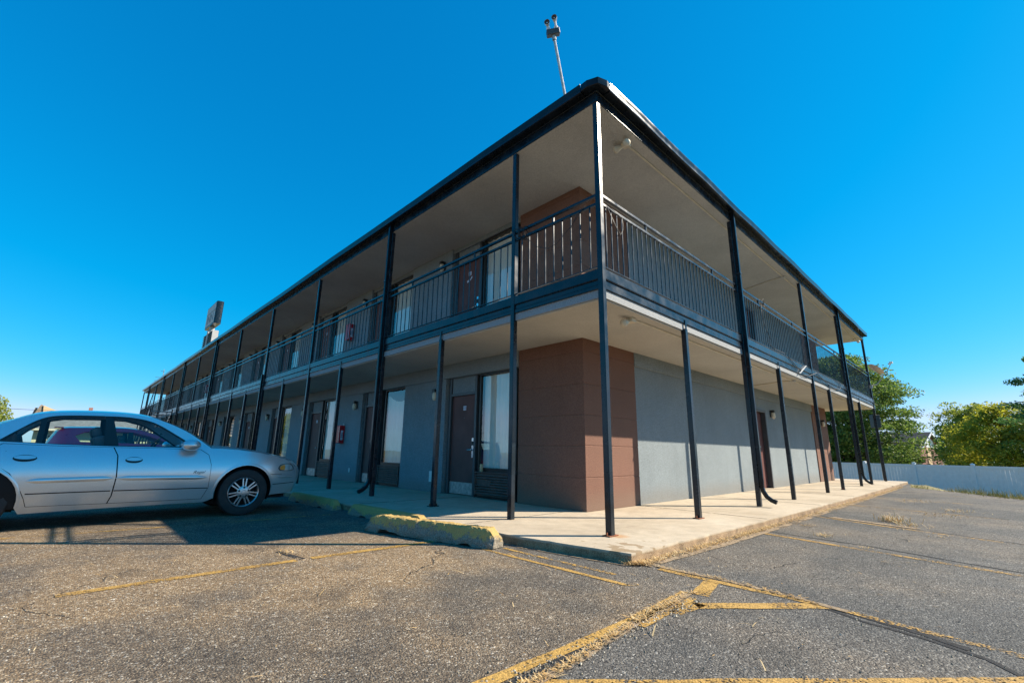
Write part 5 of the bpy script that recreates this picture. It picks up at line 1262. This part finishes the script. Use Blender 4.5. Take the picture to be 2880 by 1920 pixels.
tree('maple_tree', 41.0, 4.9, -1.3, 10.2, fuller(4.0), 320, 220, .20, 'leafA', 3, 'big green layered tree right behind the far corner of the motel', .36, .34, .12, 1.15)
tree('maple_tree', 46., 11.5, -1.3, 8.6, oak_env(4.4), 110, 190, .24, 'leafB', 8, 'dark green tree mostly hidden behind the ground floor posts', .45, .3, .1, 1.2)
tree('round_tree', 53.5, -1.15, -1.3, 5.2, round_env(1.55), 60, 170, .22, 'leafB', 4, 'low dark green tree just right of the brick house', .7, .2, .15, .95)
tree('autumn_tree', 45.6, -3.5, -1.3, 5.9, oak_env(2.9), 105, 190, .20, 'leafC', 5, 'yellow-green bushy tree above the middle of the fence', .6, .22, .12, 1.0)
tree('autumn_tree', 50.3, -1.7, -1.3, 6.5, round_env(2.0), 50, 150, .22, 'leafD', 15, 'olive tree rising behind the yellow one', .55, .2, .3, .8)
tree('olive_tree', 44.5, -6.6, -1.3, 6.6, oak_env(3.3), 120, 170, .20, 'leafD', 6, 'olive green tree with bare twigs at the right edge of the photo', .5, .22, .15, .95)
tree('overhanging_tree', 36.2, -7.2, -1.3, 9.8, oak_env(3.7), 70, 180, .20, 'leafB', 7, 'tall dark tree reaching in from the right edge of the photo', .34, .26, .45, .75)
tree('roadside_tree', -9.0, 47.3, -.1, 4.2, oak_env(1.5), 44, 150, .22, 'leafD', 9, 'green tree at the left edge of the photo behind the sedan boot', .6, .2, .15, .8, group='tree beside the lot')
def bush(x, y, z, h, r_, n, mat, seed, label):
    rnd = random.Random(seed); R = empty('shrub', (x, y, z), label, 'shrub'); vs = []; fs = []
    mb = MB(); [mb.tube([(x, y, z-.1), (x+rnd.uniform(-r_, r_)*.6, y+rnd.uniform(-r_, r_)*.6, z+h*.8)], [.03, .008], 5) for _ in range(6)]; mb.build('stem', 'bark', R)
    for _ in range(n):
        t = rnd.random(); a = rnd.uniform(0, 6.28); rad = r_*sqrt(rnd.random())*(1-t*.6); p = Vector((x+rad*cos(a), y+rad*sin(a), z+h*t))
        nrm = Vector((rnd.gauss(0, 1), rnd.gauss(0, 1), rnd.gauss(.5, 1))).normalized(); u = nrm.orthogonal().normalized(); w = nrm.cross(u); L = rnd.uniform(.08, .2); o = len(vs)
        vs += [p-u*L*.5, p+w*L*.25, p+u*L*.5, p-w*L*.25]; fs.append((o, o+1, o+2, o+3))
    mb = MB(); mb.add(vs, fs); mb.build('foliage', mat, R)
bush(32.0, 5.6, -1.3, 2.5, 1.0, 1600, 'leafC', 21, 'yellow-green shrub poking above the fence behind the gallery posts')
# power line
mb = MB(); mb.tube([(70+i*1.5*.1, 40-i*6., 4.3-1.1*(1-((i-7)/7.)**2)) for i in range(15)], .022, 4); tag(mb.build('power_line', 'wire'), 'thin overhead wire strung behind the trees on the right', 'power line')
mb = MB(); mb.tube([(-60+i*5., 50.+i*.2, 3.6+.25*((i-8)/8.)**2) for i in range(17)], .02, 4); tag(mb.build('power_line', 'wire'), 'thin overhead wire at the left edge above the sedan boot', 'power line')

# ------------------------------------------------------------------ ground litter (nobody could count it)
rnd = random.Random(77)
def blades(name, spots, mat, kind='stuff'):
    """spots: (x, y, z, spread, count, length, upright)"""
    vs = []; fs = []
    for (x, y, z, sp, cnt, ln, upr) in spots:
        for _ in range(cnt):
            px, py = x+rnd.gauss(0, sp), y+rnd.gauss(0, sp); a = rnd.uniform(0, 6.28); L = ln*rnd.uniform(.4, 1.4); w = rnd.uniform(.0012, .0032)*(1+ln*4)
            el = rnd.uniform(.03, .30)+upr*rnd.uniform(.3, 1.1); el = min(el, 1.45)
            d = Vector((cos(a)*cos(el), sin(a)*cos(el), sin(el))); s = Vector((-sin(a), cos(a), 0))*w
            p = Vector((px, py, z+rnd.uniform(.0, .012))); m = p+d*L*.55+Vector((0, 0, .06*L)); e = p+d*L-Vector((0, 0, .10*L*upr))
            if e.z < z+.002: e.z = z+.003
            o = len(vs); vs += [p-s, p+s, m+s*.8, m-s*.8, e]; fs += [(o, o+1, o+2, o+3), (o+3, o+2, o+4)]
    mb = MB(); mb.add(vs, fs); o = mb.build(name, mat); o['kind'] = kind; return o
sp = []
def along(pts, step, spread, cnt, ln, up, z=G):
    for (a, b) in zip(pts, pts[1:]):
        n = max(1, int(math.hypot(b[0]-a[0], b[1]-a[1])/step))
        for i in range(n):
            t = (i+rnd.random())/n; sp.append((a[0]+(b[0]-a[0])*t, a[1]+(b[1]-a[1])*t, z+.004, spread, int(cnt*rnd.uniform(.3, 1.7)), ln, up))
along([(-2.95, -1.50), (-2.64, -1.49), (-2.41, -1.47), (-2.11, -1.43), (-1.77, -1.39)], .025, .013, 13, .032, .12)
along([(-1.82, -1.40), (-1.53, -1.375), (-1.25, -1.37)], .02, .024, 13, .045, .10); along([(-1.25, -1.37), (-1.0, -1.35)], .03, .02, 8, .04, .1)
along([(-.50, -.78), (-.50, -1.45), (-.58, -1.95)], .03, .014, 7, .03, .05)
along([(-.58, -.68), (.8, -.71), (3., -.72)], .03, .03, 15, .05, .22); along([(3., -.72), (9, -.72), (16, -.68)], .06, .04, 12, .05, .18)
along([(-.64, -.6), (-.5, -.72)], .02, .03, 30, .06, .3)
for x, y, s, n, l, u in ((4.92, -1.75, .10, 150, .13, .7), (4.53, -2.0, .10, 90, .08, .4), (2.52, -1.4, .05, 70, .06, .4), (3.3, -1.0, .05, 40, .05, .2), (7.64, -2.39, .16, 80, .08, .3), (6.5, -2.2, .15, 60, .07, .3), (-.64, .08, .035, 60, .05, .4), (2.0, -1.9, .03, 25, .04, .2), (-2.7, 1.7, .05, 40, .05, .2), (-1.3, -.9, .03, 12, .03, .1), (3.6, -2.4, .08, 30, .05, .1), (9.5, -1.6, .2, 70, .08, .3)):
    sp.append((x, y, G+.004, s, n, l, u))
for _ in range(260): sp.append((rnd.uniform(-5, 1.5), rnd.uniform(-3.2, 3.5), G+.003, .01, 1, rnd.uniform(.02, .09), .0))
for _ in range(60): sp.append((rnd.uniform(-.5, 12), rnd.uniform(-2.5, -.7), G+.003, .03, 2, rnd.uniform(.02, .06), .0))
for _ in range(30): sp.append((rnd.uniform(-.5, 6), rnd.uniform(-.6, 1.2), .002, .01, 1, rnd.uniform(.02, .05), .0))
blades('dry_straw', sp, 'straw')
# verge grass on the slope below the lot
gs = []
for _ in range(1300):
    t = rnd.random(); seg = rnd.choice(list(zip(EDGE[1:6], EDGE[2:7]))); x = seg[0][0]+(seg[1][0]-seg[0][0])*t; y = seg[0][1]+(seg[1][1]-seg[0][1])*t
    dx, dy = seg[1][0]-seg[0][0], seg[1][1]-seg[0][1]; l = math.hypot(dx, dy); off = rnd.uniform(.03, 1.6)
    x += -dy/l*off; y += dx/l*off
    tall = (1.9 if y < -1.9 else .75)+max(0, off-.3)*.6
    if x > 18.9 and y > -.5: continue
    gs.append((x, y, gz(x, y), .16, 16, .15*tall+.03*off, 1.0))
blades('verge_grass', gs, 'grass')
# loose grit
vs = []; fs = []
def grit(x, y, z, s):
    o = len(vs); a = rnd.uniform(0, 6.28)
    for k in range(4): vs.append((x+s*rnd.uniform(.6, 1.2)*cos(a+k*pi/2), y+s*rnd.uniform(.6, 1.2)*sin(a+k*pi/2), z))
    vs.append((x+rnd.uniform(-.3, .3)*s, y+rnd.uniform(-.3, .3)*s, z+s*rnd.uniform(.5, 1.1)))
    fs.extend([(o, o+1, o+4), (o+1, o+2, o+4), (o+2, o+3, o+4), (o+3, o, o+4)])
for _ in range(9000):
    r_ = rnd.random()
    if r_ < .72: x, y = rnd.uniform(-5.2, -.7), rnd.uniform(-2.9, 3.6)
    else: x, y = rnd.uniform(-.9, 9), rnd.uniform(-3.2, -.7)
    if y > -.65 and x > -.85: continue
    grit(x, y, G+.002, rnd.choice((.002, .0025, .003, .004, .006)))
for _ in range(900): grit(rnd.uniform(-.5, 14), -.68-abs(rnd.gauss(0, .07)), G+.002, rnd.uniform(.003, .010))
for _ in range(500): grit(rnd.uniform(-2.95, -1.1), -1.44+rnd.gauss(0, .045), G+.004, rnd.uniform(.003, .010))
mb = MB(); mb.add(vs, fs); mb.build('loose_grit', 'stone')['kind'] = 'stuff'
